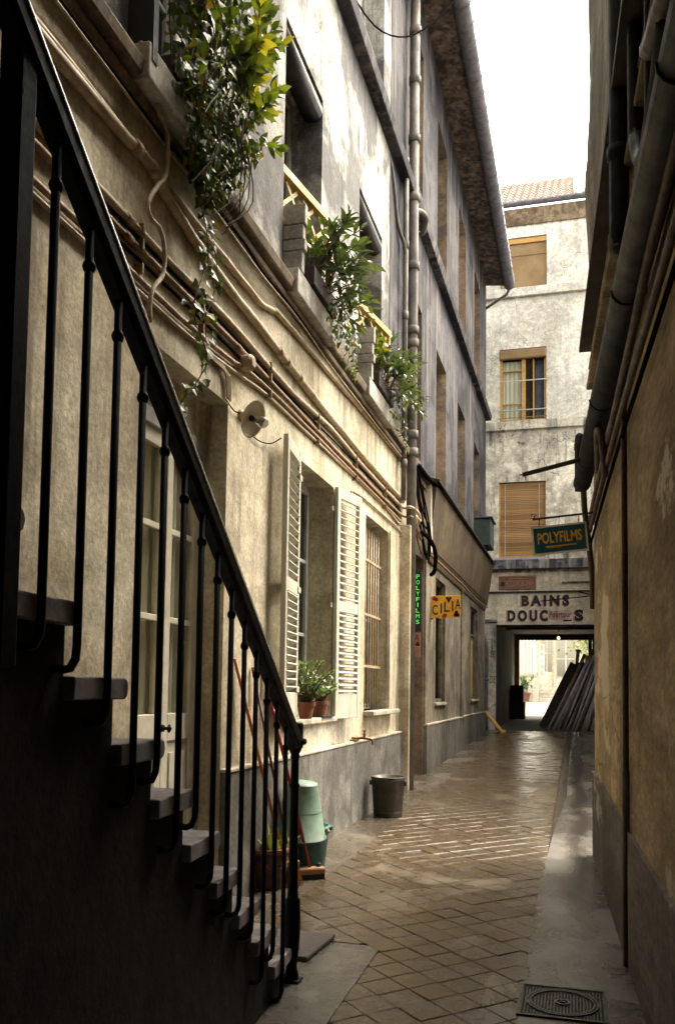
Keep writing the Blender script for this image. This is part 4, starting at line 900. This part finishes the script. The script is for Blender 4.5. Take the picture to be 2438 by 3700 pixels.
m = MB(); m.box(-2.06,-1.838,10.50,10.515,1.70,2.0); m.build('panel', M_plaql, SP)
lettering('CILIA', M_black, SP, (-1.95,10.497,1.94), .075, .20)
m = MB(); [m.lathe([(r,0),(r,.003),(0,.003)], (x,10.499,z), 9, (0,-1,0)) for x, z, r in ((-1.885,1.85,.014),(-1.86,1.85,.014),(-1.872,1.872,.014))]; m.build('club', M_black, SP)
m = MB(); m.box(-2.0,-1.93,10.496,10.4999,1.835,1.87); m.build('red_mark', M_signr, SP)

# ================================================================== WALL LAMP
LP = thing('wall_lamp', 'cream enamel disc wall lamp with a bare bulb beside the door', 'lamp', (XL, 4.60, 2.85))
ax = Vector((.93,-.18,-.40)).normalized(); lc = Vector((-1.745, 4.45, 2.80))
m = MB(); m.lathe([(.022,-.03),(.03,-.012),(.06,-.004),(.100,.012),(.106,.02),(.100,.016),(.05,.002),(.0,.0)], lc, 24, ax, caps=False); m.build('reflector', M_enam, LP, smooth=True)
m = MB(); m.lathe([(.018,-.04),(.018,.0),(.016,.025),(.013,.03)], lc, 12, ax); m.build('bulb_holder', M_black, LP, smooth=True)
m = MB(); m.lathe([(.013,.03),(.016,.045),(.029,.065),(.033,.085),(.028,.105),(.014,.118),(.0,.121)], lc, 14, ax); m.build('bulb', M_bulb, LP, smooth=True)
m = MB(); m.tube(smoothpath([(XL,4.60,2.87),(XL+.04,4.58,2.885),(XL+.09,4.5,2.86),lc-ax*.03]), .008, 7); m.lathe([(.035,0),(.035,.015),(.02,.03),(.0,.03)], (XL,4.60,2.87), 12, (1,0,0)); m.build('arm', M_pipe_c, LP, smooth=True)
m = MB(); m.tube(smoothpath([(XL+.012,4.36,2.885),(XL+.012,4.48,2.86),(XL+.012,4.6,2.87),(XL+.012,4.8,2.80),(XL+.02,5.05,2.83),(XL+.05,5.18,2.90)]), .004, 5); m.build('flex', M_cable, LP)

# ================================================================== TAP, BUCKETS, BROOMS, POTS
TP = thing('wall_tap', 'old brass tap on a pipe poking out above the plinth', 'tap', (XL, 7.3, .87))
m = MB(); m.tube(smoothpath([(XL,7.30,.872),(XL+.06,7.33,.875),(XL+.14,7.36,.87),(XL+.165,7.37,.855),(XL+.17,7.37,.82)]), .012, 8); m.build('spout', M_brass, TP, smooth=True)
m = MB(); m.lathe([(.012,0),(.014,.03),(.008,.035),(.008,.05)], (XL+.10,7.345,.885), 10); m.box(XL+.085,XL+.115,7.335,7.355,.932,.940); m.build('handle', M_brass, TP)
m = MB(); m.box(XL,XL+.06,7.18,7.32,.855,.868); m.build('mount', M_brass, TP)
def bucket(name, label, c, rt_, rb_, hgt, mat, inverted=False, n=28):
    t = thing(name, label, 'bucket', c); w = .006
    prof = [(rb_*.98,0),(rb_,.006),(rt_,hgt-.012),(rt_+.008,hgt-.010),(rt_+.010,hgt-.003),(rt_+.004,hgt),(rt_-w,hgt-.002),(rb_-w,.012),(0,.012)]
    if inverted: prof = [(r, hgt-h) for r, h in prof]
    m = MB(); m.lathe(prof, c, n); m.build('body', mat, t, smooth=True)
    if mat is not M_galv:
        for f in ((.5,) if inverted else (.80,)): hh = hgt*f; q = rb_+(rt_-rb_)*(1-f if inverted else f); m = MB(); m.lathe([(q-.001,hh-.004),(q+.0025,hh),(q-.001,hh+.004)], c, n, caps=False); m.build('moulded_ring', mat, t, smooth=True)
    return t
c = (-1.63, 7.70, gz(7.70)); BU = bucket('metal_bucket', 'galvanised metal bucket standing under the tap by the wall', c, .150, .128, .35, M_galv)
m = MB(); m.lathe([(.1295,.03),(.133,.036),(.1305,.042)], c, 28, caps=False); m.lathe([(.151,.318),(.156,.326),(.152,.334)], c, 28, caps=False); m.build('hoop', M_galv, BU, smooth=True)
for s in (-1, 1): m = MB(); m.box(c[0]+s*.155-.012,c[0]+s*.155+.012,c[1]-.02,c[1]+.02,c[2]+.27,c[2]+.31); m.build('handle_lug', M_galv, BU)
c = (-1.685, 5.47, gz(5.47)); TB = bucket('teal_bucket', 'teal enamel bucket at the wall foot below an upturned tub', c, .135, .108, .29, M_teal)
m = MB(); m.tube([(c[0]+.145*math.cos(t), c[1]+.145*math.sin(t), c[2]+.265+.02*math.cos(2*t)) for t in [-.9+q*.25 for q in range(12)]], .006, 6); m.lathe([(.0,-.02),(.014,-.012),(.014,.012),(.0,.02)], (c[0]+.143,c[1]+.03,c[2]+.275), 8); m.build('handle', M_pale, TB, smooth=True)
c = (-1.715, 5.36, gz(5.36)+.235)
PT = bucket('upturned_tub', 'pale green enamel tub turned upside down over the teal bucket', c, .170, .098, .345, M_pale, True)
PT.rotation_euler = (R(5), R(5), 0)
m = MB(); m.tube([(c[0]+.175,c[1]+.02,c[2]+.03),(c[0]+.19,c[1]+.03,c[2]+.05),(c[0]+.175,c[1]+.05,c[2]+.06)], .007, 6); m.build('handle', M_pale, PT, smooth=True)
def broom(name, label, top, bot, hm, bm, kind):
    t = thing(name, label, 'broom', (bot[0], bot[1], gz(bot[1]))); top, bot = Vector(top), Vector(bot); d = (top-bot).normalized()
    m = MB(); m.tube([bot, top], .0115, 8); m.build('handle', hm, t, smooth=True)
    z = gz(bot.y)
    if kind == 'bristle':
        m = MB(); m.obox((bot.x,bot.y,bot.z), (1,.45,.12), (-.45,1,0), (0,0,1), .085, .022, .014); m.build('block', M_brblk, t, bevel=.006)
        m = MB(); rr = random.Random(4)
        for i in range(130):
            a, b = rr.uniform(-.08,.08), rr.uniform(-.018,.018); p = Vector((bot.x+a-.45*b, bot.y+.45*a+b, bot.z-.008)); q = Vector((p.x*1+rr.uniform(-.012,.012)+a*.15, p.y+rr.uniform(-.01,.01), z+.004)); m.tube([p, q], .0022, 3, cap=False)
        m.build('bristles', M_brist, t, kind='stuff')
    else:
        m = MB(); m.obox((bot.x,bot.y,z+.05), (1,.75,0), (-.75,1,0), (0,0,1), .095, .035, .022); m.build('block', M_brblk, t, bevel=.012)
        m = MB(); m.obox((bot.x,bot.y,z+.016), (1,.75,0), (-.75,1,0), (0,0,1), .088, .03, .016); m.build('bristles', M_black, t)
        m = MB(); m.lathe([(.016,-.012),(.016,.02),(.008,.024),(.012,.026)], (bot.x+.045,bot.y+.036,z+.07), 8); m.build('socket_hole', M_black, t)
broom('broom', 'straw broom with an orange handle leaning on the wall behind the railing', (XL+.012,4.57,1.46), (-1.69,5.02,gz(5)+.13), M_orange, M_brist, 'bristle')
broom('deck_brush', 'scrubbing brush with a red handle leaning on the wall', (XL+.012,5.05,1.40), (-1.60,5.24,gz(5.24)+.06), M_red, M_black, 'block')
SK = thing('leaning_stick', 'thin dark stick leaning on the wall between the two brooms', 'stick', (-1.66, 5.12, gz(5.12)))
m = MB(); m.tube([(XL+.012,4.85,1.42),(-1.66,5.12,gz(5.12))], .009, 7); m.build('stick', M_dkst, SK, smooth=True)
MT = MB(); MT.hexa([(-1.48,3.80,gz(3.8)+.002),(-1.155,3.76,gz(3.76)+.002),(-1.125,4.12,gz(4.12)+.002),(-1.48,4.14,gz(4.14)+.002),(-1.48,3.80,gz(3.8)+.024),(-1.155,3.76,gz(3.76)+.024),(-1.125,4.12,gz(4.12)+.024),(-1.48,4.14,gz(4.14)+.024)])
tag(MT.build('door_mat', M_mat, bevel=.006), 'dark flat mat on the ground just behind the newel post', 'mat')

# ---- plants
def leafgeo(mb, p, d, nrm, L, Wd, fold=.25, shape='lance', droop=.15):
    d = d.normalized(); s = d.cross(nrm).normalized(); u = s.cross(d).normalized()
    if shape == 'ivy':
        pr = [(0,.0),(.12,.36),(.30,.62),(.52,.34),(.70,.30),(1.0,0)]
    elif shape == 'round': pr = [(0,.05),(.25,.42),(.55,.48),(.85,.28),(1,0)]
    else: pr = [(0,.03),(.30,.42),(.60,.44),(.85,.2),(1,0)]
    mid = [p+d*(t*L)-u*(droop*L*t*t) for t, w in pr]
    l = [m_+s*(w*Wd)+u*(w*Wd*fold) for m_, (t, w) in zip(mid, pr)]; r = [m_-s*(w*Wd)+u*(w*Wd*fold) for m_, (t, w) in zip(mid, pr)]
    n = len(pr); vs = mid+l+r; fs = []
    for i in range(n-1): fs += [(i,i+1,n+i+1,n+i), (i+1,i,2*n+i,2*n+i+1)]
    mb.add(vs, fs)
def rdir(r, bias=(0,0,0)):
    v = Vector((r.gauss(0,1), r.gauss(0,1), r.gauss(0,1))); v = v.normalized()+Vector(bias); return v.normalized()
def plant_rosettes(mb, st, base, tips, r, L, Wd, per, shape, bend=.3):
    """stems from base points to tips with leaves spiralling near their ends"""
    for b, t in tips:
        b, t = Vector(b), Vector(t); mid = (b+t)/2+Vector((r.uniform(-.03,.05), r.uniform(-.03,.03), abs((t-b).length)*bend)); path = smoothpath([b, mid, t], 4)
        st.tube(path, .004, 5, cap=False); dr = (path[-1]-path[-3]).normalized()
        for k in range(per):
            f = 1-.55*(k/per); i = f*(len(path)-1); p = path[int(i)].lerp(path[min(int(i)+1,len(path)-1)], i-int(i))
            a = k*2.4+r.random(); o = dr.orthogonal().normalized(); o = (o*math.cos(a)+dr.cross(o)*math.sin(a)); d = (o*(.5+.6*(k/per))+dr*(.9-.7*k/per)+Vector((0,0,.12))).normalized()
            leafgeo(mb, p, d, (Vector((0,0,1))+rdir(r)*.4).normalized(), L*r.uniform(.7,1.15), Wd*r.uniform(.8,1.1), .22, shape, r.uniform(.05,.3))
r = random.Random(17)
# big window plant nearest the camera: ivy curtain plus upright laurel shoots
BP = thing('big_window_plant', 'big tumbling mass of ivy and laurel at the nearest upper window', 'plant', (-1.68, 4.0, 4.05))
lv, st, lv2 = MB(), MB(), MB()
def ivycloud(n, fn, L0, L1):
    for _ in range(n):
        p = Vector(fn()); leafgeo(lv, p, (Vector((.25,r.uniform(-.5,.5),-.9))+rdir(r)*.7).normalized(), (Vector((1,-.35,.35))+rdir(r)*.8).normalized(), r.uniform(L0,L1), r.uniform(L0,L1)*.62, .15, 'ivy', .2)
def box_pt():
    y = r.uniform(3.38,4.12); z = r.uniform(4.02,4.85); return (XL+.08+r.random()**1.6*.24, y, z)
def drape_pt():
    t = r.random(); z = 4.18-t*.52; yc = 3.80-.06*t; w = .32*(1-t)**.8+.07; return (XL+.10+r.random()*.20*(1-.5*t), yc+r.uniform(-w,w), z)
ivycloud(900, box_pt, .035, .07); ivycloud(1000, drape_pt, .028, .058)
for _ in range(18):
    y, z = r.uniform(3.45,3.95), r.uniform(4.0,4.5); st.tube(smoothpath([(XL+.1,y,z),(XL+.25,y+r.uniform(-.1,.15),z+.05),(XL+.28,y+r.uniform(-.1,.2),z-.25),(XL+.2,y+r.uniform(-.1,.15),z-.5)]), .003, 4, cap=False)
tips = [((XL+.12,r.uniform(3.7,4.2),4.12), (XL+.18+r.random()*.20, 4.05+r.uniform(-.25,.42), 4.30+r.random()*.70)) for _ in range(22)]
plant_rosettes(lv2, st, None, tips, r, .098, .048, 11, 'lance', .12)
tips = [((XL+.12,r.uniform(3.4,3.9),4.1), (XL+.12+r.random()*.25, r.uniform(3.3,4.0), 4.5+r.random()*.5)) for _ in range(14)]
plant_rosettes(lv2, st, None, tips, r, .10, .06, 9, 'lance', .12)
lv.build('ivy_leaves', M_ivy, BP); lv2.build('laurel_leaves', M_laur, BP); st.build('stems', M_stem, BP)
m = MB(); m.box(XL+.005,XL+.13,3.42,4.05,4.072,4.17); m.build('planter_box', M_plank, BP, bevel=.008)
# trailing ivy vine
VN = thing('trailing_ivy', 'thin strand of ivy trailing down the wall over the conduits towards the door', 'vine', (XL+.06, 3.8, 2.65))
lv, st = MB(), MB(); vp = smoothpath([(XL+.10,3.80,3.66),(XL+.12,3.83,3.52),(XL+.11,3.86,3.40),(XL+.12,3.74,3.22),(XL+.11,3.72,3.08),(XL+.13,3.84,2.92),(XL+.11,3.80,2.80),(XL+.09,3.70,2.68),(XL+.07,3.62,2.58)], 6)
st.tube(vp, .0035, 5, cap=False)
vp2 = smoothpath([(XL+.10,3.86,3.62),(XL+.13,3.92,3.46),(XL+.12,3.93,3.3),(XL+.12,3.83,3.1),(XL+.12,3.86,2.98)], 6); st.tube(vp2, .0025, 5, cap=False)
for path, N in ((vp,58),(vp2,26)):
    for k in range(N):
        i = k/N*(len(path)-1); p = path[int(i)]; 
        leafgeo(lv, p+rdir(r)*.035, (Vector((.3,r.uniform(-.9,.9),-.5))+rdir(r)*.4).normalized(), (Vector((1,-.5,.3))+rdir(r)*.5).normalized(), r.uniform(.035,.07), r.uniform(.03,.048), .12, 'ivy', .15)
lv.build('ivy_leaves', M_ivy, VN); st.build('stem', M_stem, VN, smooth=True)
def window_plant(i, label, glabel):
    a, b = WN[i]; rr = random.Random(40+i); t = thing('window_plant', label, 'plant', (XL+.08, (a+b)/2, 4.075))
    lv, st, dd = MB(), MB(), MB()
    tips = [((XL+.10,rr.uniform(a+.30,b-.02),4.20), (XL+.15+rr.random()*.26, rr.uniform(a+.36,b+.28), 4.27+rr.random()*.38)) for _ in range(22)]
    plant_rosettes(lv, st, None, tips, rr, .105, .046, 9, 'lance', .15)
    tips = [((XL+.12,rr.uniform(a+.35,b+.05),4.15), (XL+.22+rr.random()*.22, rr.uniform(a+.45,b+.28), 4.02+rr.random()*.30)) for _ in range(15)]
    plant_rosettes(lv, st, None, tips, rr, .09, .042, 8, 'lance', .05)
    tips = [((XL+.02,rr.uniform(a+.12,b-.1),4.2), (XL+.05+rr.random()*.1, rr.uniform(a+.1,b-.1), 4.35+rr.random()*.35)) for _ in range(14)]
    plant_rosettes(dd, st, None, tips, rr, .075, .05, 8, 'round', .1)
    for _ in range(160 if i == 1 else 70):
        p = Vector((XL+.14+rr.random()*.16, rr.uniform(b-.35,b+.16), 3.86+rr.random()*.3)); leafgeo(dd, p, (Vector((.3,.1,-.8))+rdir(rr)*.6).normalized(), rdir(rr,(1,0,.3)), rr.uniform(.03,.06), .025, .1, 'round', .2)
    for _ in range(5 if i == 1 else 2):
        y = rr.uniform(b-.2,b+.12); st.tube(smoothpath([(XL+.24,y,4.0),(XL+.27,y+.03,3.8),(XL+.25,y+rr.uniform(-.05,.05),3.62)]), .0025, 4, cap=False)
        for k in range(9): leafgeo(dd, Vector((XL+.26,y,3.9-.032*k))+rdir(rr)*.02, rdir(rr,(.2,0,-.5)), rdir(rr,(1,0,.2)), .04, .018, .1, 'lance', .1)
    lv.build('leaves', M_pale_l, t); dd.build('trailing_leaves', M_ivy, t); st.build('stems', M_stem, t)
    m = MB(); m.box(XL+.005,XL+.145,a+.26,b-.02,4.075,4.21); m.build('planter_box', M_plank, t, bevel=.008)
window_plant(1, 'bushy dark plant spilling over the upper window sill with the larger yellow trellis', None)
window_plant(2, 'glossy pale-leaved plant on the window sill nearest the drainpipes', None)
# yellow trellises at the two windows
for i, lab in ((1,'yellow wooden trellis across the upper window left of the pale pier'), (2,'smaller yellow wooden trellis across the upper window beside the drainpipes')):
    a, b = WN[i]; t = thing('window_trellis', lab, 'trellis', (XL-.02, (a+b)/2, 4.3)); P, Q = Vector((XL-.07,a+.0,4.82)), Vector((XL+.08,b-.02,4.82))
    d = (Q-P).normalized(); sd_ = d.cross(Vector((0,0,1)))
    m = MB(); m.obox((P+Q)/2, d, sd_, (0,0,1), (Q-P).length/2, .03, .03); m.obox((P+Q)/2+Vector((0,0,.045))-sd_*.02, d, sd_, (0,0,1), (Q-P).length/2, .012, .012); m.build('top_rail', M_yelwd, t, bevel=.004)
    m = MB(); m.obox((P+Q)/2-Vector((0,0,.34)), d, sd_, (0,0,1), (Q-P).length/2, .015, .02); m.build('lower_rail', M_yelwd, t)
    for e in (.02,.98): m = MB(); c_ = P.lerp(Q,e); m.box(c_.x-.02,c_.x+.02,c_.y-.02,c_.y+.02,4.10,4.82); m.build('post', M_yelwd, t)
    for k in range(7):
        c_ = P.lerp(Q,(k+.5)/7)-Vector((0,0,.17)); m = MB(); m.obox(c_, d+Vector((0,0,.9 if k%2 else -.9)), sd_, Vector((0,0,1))-d*(.9 if k%2 else -.9), .19, .005, .014); m.build('lath', M_yelwd, t)
# pots on the shuttered window's sill
def potplant(label, c, rp, hp, nst, Hh, spread, seed, L, W_, mat=M_potl, shape='round'):
    rr = random.Random(seed); t = thing('potted_plant', label, 'plant', c); m = MB()
    m.lathe([(rp*.72,0),(rp*.98,hp*.78),(rp*1.1,hp*.78),(rp*1.12,hp),(rp*.96,hp),(rp*.9,hp*.86),(0,hp*.86)], c, 18); m.build('pot', M_terra, t, smooth=False)
    m = MB(); m.lathe([(rp*.9,hp*.87),(0,hp*.9)], c, 12, caps=False); m.build('soil', M_soil, t)
    lv, st = MB(), MB(); tips = [((c[0]+rr.uniform(-.4,.4)*rp, c[1]+rr.uniform(-.4,.4)*rp, c[2]+hp*.88), (c[0]+rr.gauss(0,spread), c[1]+rr.gauss(0,spread), c[2]+hp+Hh*rr.uniform(.3,1))) for _ in range(nst)]
    plant_rosettes(lv, st, None, tips, rr, L, W_, 9, shape, .1); lv.build('leaves', mat, t); st.build('stems', M_stem, t); return t
potplant('potted plant with small leaves on the window sill by the right shutter', (XL-.02,6.36,1.083), .066, .12, 26, .17, .065, 3, .032, .022)
potplant('taller leafy plant on the window sill tucked behind the left shutter', (XL-.0,5.96,1.083), .062, .115, 44, .30, .085, 4, .032, .021)
m = MB(); m.box(XL-.12,XL+.06,6.22,6.52,1.0825,1.092); tag(m.build('pot_tray', M_black), 'flat dark tray under the small terracotta pot on the sill', 'tray')
# floor pot behind the railing
c = (-1.775, 4.98, gz(4.98)); rr = random.Random(8)
FP = thing('floor_pot', 'dark red pot with a succulent on the ground behind the railing', 'plant', c)
m = MB(); m.lathe([(.095,0),(.10,.01),(.112,.20),(.122,.205),(.124,.235),(.112,.235),(.105,.21),(0,.21)], c, 22); m.build('pot', simple('dark_red_pot', (.11,.045,.035), (.05,.025,.02), 20, .7), FP)
m = MB(); m.lathe([(.1225,.208),(.1265,.213),(.1265,.232),(.1225,.237)], c, 22, caps=False); m.build('rim', M_terra, FP)
for k in range(14):
    a = k*2*math.pi/14; p = Vector((c[0]+.108*math.cos(a), c[1]+.108*math.sin(a), c[2]+.14)); m = MB(); m.obox(p, (-math.sin(a),math.cos(a),1), (math.cos(a),math.sin(a),0), (math.sin(a),-math.cos(a),1), .022, .003, .004); m.obox(p, (math.sin(a),-math.cos(a),1), (math.cos(a),math.sin(a),0), (-math.sin(a),math.cos(a),1), .022, .003, .004); m.build('relief', M_terra, FP)
lv = MB()
for k in range(46):
    a = rr.random()*6.28; o = rr.random()*.09; p = Vector((c[0]+o*math.cos(a), c[1]+o*math.sin(a), c[2]+.205)); leafgeo(lv, p, (Vector((math.cos(a)*.5*o/.05,math.sin(a)*.5*o/.05,1))+rdir(rr)*.3).normalized(), rdir(rr,(.8,-.6,0)), rr.uniform(.07,.16), .035, .3, 'lance', .25)
lv.build('leaves', M_succ, FP)

# green box at the last upper window
GB = thing('green_box', 'dark green box jutting from the sooty wall above the shop fascia', 'box', (XL, 16.9, 4.06))
m = MB(); m.box(XL,-1.56,16.5,17.2,4.06,4.58); m.build('body', M_gbox, GB, bevel=.012); m = MB(); m.box(XL,-1.52,16.46,17.24,4.581,4.61); m.build('lid', M_gbox, GB, bevel=.006)
m = MB(); m.box(XL+.02,XL+.05,16.4,16.6,3.95,4.06); m.build('bracket', M_iron, GB)

# wire slung over the alley
WR = MB(); WR.tube(smoothpath([(XL+.02,6.5,7.15),(-1.72,7.2,7.22),(-1.58,7.9,7.62),(-1.47,8.7,8.35),(-1.36,9.6,9.3),(-1.30,10.0,9.9)]), .008, 6)
tag(WR.build('slung_cable', M_cable, smooth=True), 'thin dark cable sagging between the upper wall and the eave gutter', 'cable')

# ================================================================== PASSAGE CONTENTS
rp = random.Random(31)
# poles and boards leaning in the tunnel mouth
def pole_label(i, tube): return ['leftmost','second','third','fourth','fifth','sixth','seventh','eighth','ninth','tenth','eleventh','twelfth','thirteenth','fourteenth','fifteenth','sixteenth'][i]+(' metal tube' if tube else ' rusty tube')+' from the left in the bundle leaning inside the tunnel'
for i in range(16):
    f = i/15; bx = -.60+.98*f+rp.uniform(-.015,.015); by = 20.25-.42*f+rp.uniform(-.03,.03)
    L_ = rp.uniform(1.50,1.80); tx = bx+.76+rp.uniform(-.04,.05)-.30*f; m = MB()
    z0 = gz(by); top = (tx, by+.25, z0+L_); rad = rp.choice((.026,.032,.038)); m.tube([(bx,by,z0),top], rad, 9)
    tag(m.build('leaning_pole', M_brownt if i % 3 == 1 else M_metalp, smooth=True), pole_label(i, i % 3 != 1), 'pole', 'poles leaning in the tunnel mouth')
for i in range(6):
    m = MB(); bx = -.76+i*.19; by = 20.75-.08*i; d = Vector((.74-.06*i,.12,1.55)).normalized(); m.obox(Vector((bx,by,gz(by)))+d*.84, d, (0,1,0), d.cross(Vector((0,1,0))), .83-.02*i, .03, .09)
    tag(m.build('leaning_plank', M_plank), ('leftmost','second','third','fourth','fifth','sixth')[i]+' of the dark boards leaning behind the poles in the tunnel', 'plank', 'planks behind the leaning poles')
m = MB(); m.lathe([(.045,0),(.045,.30),(.07,.30),(.07,.36),(.0,.36)], (.02,22.9,2.02), 12, (.1,0,1)); tag(m.build('white_roll', M_rwhite, smooth=False), 'short white roll with a cap standing up behind the leaning poles', 'roll')
YS = thing('upright_yellow_sign', 'narrow upright yellow sign hung inside the tunnel right of the poles', 'sign', (.26, 20.9, 1.6))
m = MB(); m.box(.20,.33,20.9,20.93,1.55,2.15); m.build('panel', M_yellow, YS)
for k, ch in enumerate('CINEMA'): lettering(ch, M_black, YS, (.265,20.897,2.09-k*.095), .06, .05 if ch != 'I' else .015)
BPn = thing('blue_poster', 'dark blue board against the tunnel wall beside the yellow sign', 'board', (.5, 21.0, 1.2))
m = MB(); m.box(.36,.85,21.0,21.03,1.3,2.3); m.build('panel', simple('blue_print', (.03,.05,.12), (.02,.03,.06), 7, .6), BPn)
for i, (x0, x1, z0, z1) in enumerate(((-1.72,-1.36,.52,1.0),(-1.74,-1.40,1.002,1.46))):
    t = thing('crate', ('lower', 'upper')[i]+' of two dark crates stacked at the left of the tunnel', 'crate', ((x0+x1)/2, 24.5, z0)); m = MB(); m.box(x0,x1,24.3,24.8,z0+.002,z1); m.build('body', M_crate, t, bevel=.006)
    for z in (z0+.08, z1-.12): m = MB(); m.box(x0-.008,x1+.008,24.285,24.3,z,z+.07); m.build('batten', M_plank, t)
HB = thing('hanging_bulb', 'bare light bulb hanging from the tunnel beam', 'lamp', (-.42, 22.3, 2.62))
m = MB(); m.tube([(-.42,22.3,2.96),(-.42,22.3,2.68)], .006, 5); m.build('flex', M_cable, HB); m = MB(); m.lathe([(.0,0),(.03,.015),(.035,.04),(.02,.07),(.0,.08)], (-.42,22.3,2.60), 12); m.build('bulb', emit('lit_bulb', (1,.8,.45), .8), HB, smooth=True)
PL = thing('yellow_board', 'yellow plank propped from the shop plinth down to the ground', 'plank', (-1.5, 18.5, gz(18.5)))
a, b = Vector((-1.86,18.72,.86)), Vector((-1.49,18.45,gz(18.45)+.03)); d = (b-a).normalized(); m = MB(); s_ = d.cross(Vector((0,0,1))).normalized(); m.obox((a+b)/2, d, s_, s_.cross(d), (b-a).length/2, .055, .016); m.build('board', M_yelwd, PL, bevel=.004)
m = MB(); m.obox(b+Vector((.02,0,.005)), s_, d, (0,0,1), .075, .03, .025); m.build('batten', M_yelwd, PL)

# ================================================================== STREET BEYOND
YF = 39.2; zg = gz(YF)
SF = thing('street_building', 'bright pale building with glazed front seen through the tunnel', 'building', (-.5, YF, zg))
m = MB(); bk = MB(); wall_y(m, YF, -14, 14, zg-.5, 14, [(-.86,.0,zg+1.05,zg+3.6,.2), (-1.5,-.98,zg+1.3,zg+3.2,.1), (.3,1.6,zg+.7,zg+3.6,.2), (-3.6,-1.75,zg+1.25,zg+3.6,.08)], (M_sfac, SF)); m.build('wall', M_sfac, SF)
for a, b, c, d in ((-.86,0,zg+1.05,zg+3.6),(-1.5,-.98,zg+1.3,zg+3.2),(.3,1.6,zg+.7,zg+3.6)):
    w = MB(); w.box(a,a+.05,YF+.05,YF+.1,c,d); w.box(b-.05,b,YF+.05,YF+.1,c,d); w.box((a+b)/2-.03,(a+b)/2+.03,YF+.05,YF+.1,c,d); w.box(a+.05,b-.05,YF+.052,YF+.098,c+.8,c+.85); f_ = w.build('window', M_white, SF); q = MB(); q.box(a,b,YF+.12,YF+.13,c,d); q.build('pane', M_glassd, f_)
for k in range(12): m = MB(); m.box(-3.58+k*.152,-3.58+k*.152+.10,YF+.02,YF+.06,zg+1.25,zg+3.6); m.build('slat', M_white, SF)
m = MB(); m.box(-3.7,-1.65,YF-.06,YF+.02,zg+1.12,zg+1.25); m.box(-1.62,-1.52,YF-.08,YF+.02,zg,zg+3.8); m.box(-.95,-.88,YF-.08,YF+.02,zg+.6,zg+3.8); m.build('trim', M_white, SF)
for k in range(4): m = MB(); m.box(-1.55,.6,YF-1.0+.25*k,YF-.001,zg+.152*k-.1*(k==0),zg+.152*(k+1)-.001*(k+1)); m.build('entrance_step', M_sfac, SF, bevel=.02)
m = MB(); m.box(-1.80,-1.552,YF-1.05,YF-.002,zg-.1,zg+.75); m.build('step_cheek', M_white, SF)
BS = thing('upright_baths_sign', 'upright white sign with BAINS in red letters across the street', 'sign', (-1.42, YF-.6, zg+1.1))
m = MB(); m.box(-1.53,-1.31,YF-.6,YF-.55,zg+1.05,zg+2.48); m.build('panel', M_rwhite, BS)
for k, ch in enumerate('BAINS'): lettering(ch, M_pink, BS, (-1.42,YF-.603,zg+2.33-k*.278), .19, .13 if ch != 'I' else .03, offset=.02)
m = MB(); m.box(-1.5,-1.46,YF-.58,YF-.02,zg+2.2,zg+2.24); m.build('bracket', M_iron, BS)
potplant('potted shrub at the foot of the bright building across the street', (-2.1,YF-1.0,zg), .20, .38, 16, .7, .18, 77, .16, .09)
TR = thing('street_tree', 'small bright green tree at the upper right of the tunnel view', 'tree', (.35, 34, gz(34)))
m = MB(); m.tube(smoothpath([(.9,34,gz(34)),(.7,34,2.2),(.35,34,3.4),(.0,34.1,4.3)]), [.09]*4+[.075]*4+[.06]*4+[.03], 8); m.build('trunk', M_stem, TR, smooth=True)
m = MB(); rr = random.Random(5)
for _ in range(900):
    p = Vector((.75+rr.gauss(0,.42), 34+rr.gauss(0,.5), 3.35+rr.gauss(0,.42))); leafgeo(m, p, rdir(rr,(0,0,-.3)), rdir(rr,(0,-.5,.6)), rr.uniform(.09,.16), .08, .1, 'round', .1)
m.build('crown', M_succ, TR)

# ================================================================== DRAIN COVER AND GUTTER WATER
DC = thing('drain_cover', 'square cast iron drain cover with a studded round lid in the foreground', 'drain cover', (-.055, 3.59, gz(3.59)))
CX, CY, HS = -.055, 3.59, .168
def ontop(m): 
    m.v = [(x, y, z+gz(y)) for x, y, z in m.v]; return m
m = MB(); m.box(CX-HS,CX+HS,CY-HS,CY+HS,-.02,.003)
for q in ((CX-HS,CX+HS,CY-HS,CY-HS+.012),(CX-HS,CX+HS,CY+HS-.012,CY+HS),(CX-HS,CX-HS+.012,CY-HS+.012,CY+HS-.012),(CX+HS-.012,CX+HS,CY-HS+.012,CY+HS-.012)): m.box(*q,.003,.0085)
ontop(m).build('frame', M_cover, DC)
m = MB()
for rad in (.135, .122): m.lathe([(rad-.004,.003),(rad-.004,.009),(rad+.004,.009),(rad+.004,.003)], (CX,CY,0), 40, caps=False)
m.lathe([(.03,.003),(.03,.009),(.021,.009),(.021,.004),(0,.004)], (CX,CY,0), 20, caps=False); m.box(CX-.012,CX+.012,CY-.004,CY+.004,.004,.01)
ontop(m).build('lid_rings', M_cover, DC)
m = MB()
for i in range(25):
    for j in range(25):
        x, y = CX-HS+.02+i*(2*HS-.04)/24, CY-HS+.02+j*(2*HS-.04)/24; rr_ = math.hypot(x-CX, y-CY)
        if .114 < rr_ < .143 or rr_ < .037: continue
        s = .0036; m.add([(x-s,y-s,.003),(x+s,y-s,.003),(x+s,y+s,.003),(x-s,y+s,.003),(x-s*.6,y-s*.6,.0075),(x+s*.6,y-s*.6,.0075),(x+s*.6,y+s*.6,.0075),(x-s*.6,y+s*.6,.0075)], [(4,5,6,7),(0,1,5,4),(1,2,6,5),(2,3,7,6),(3,0,4,7)])
ontop(m).build('studs', M_cover, DC, kind='stuff')
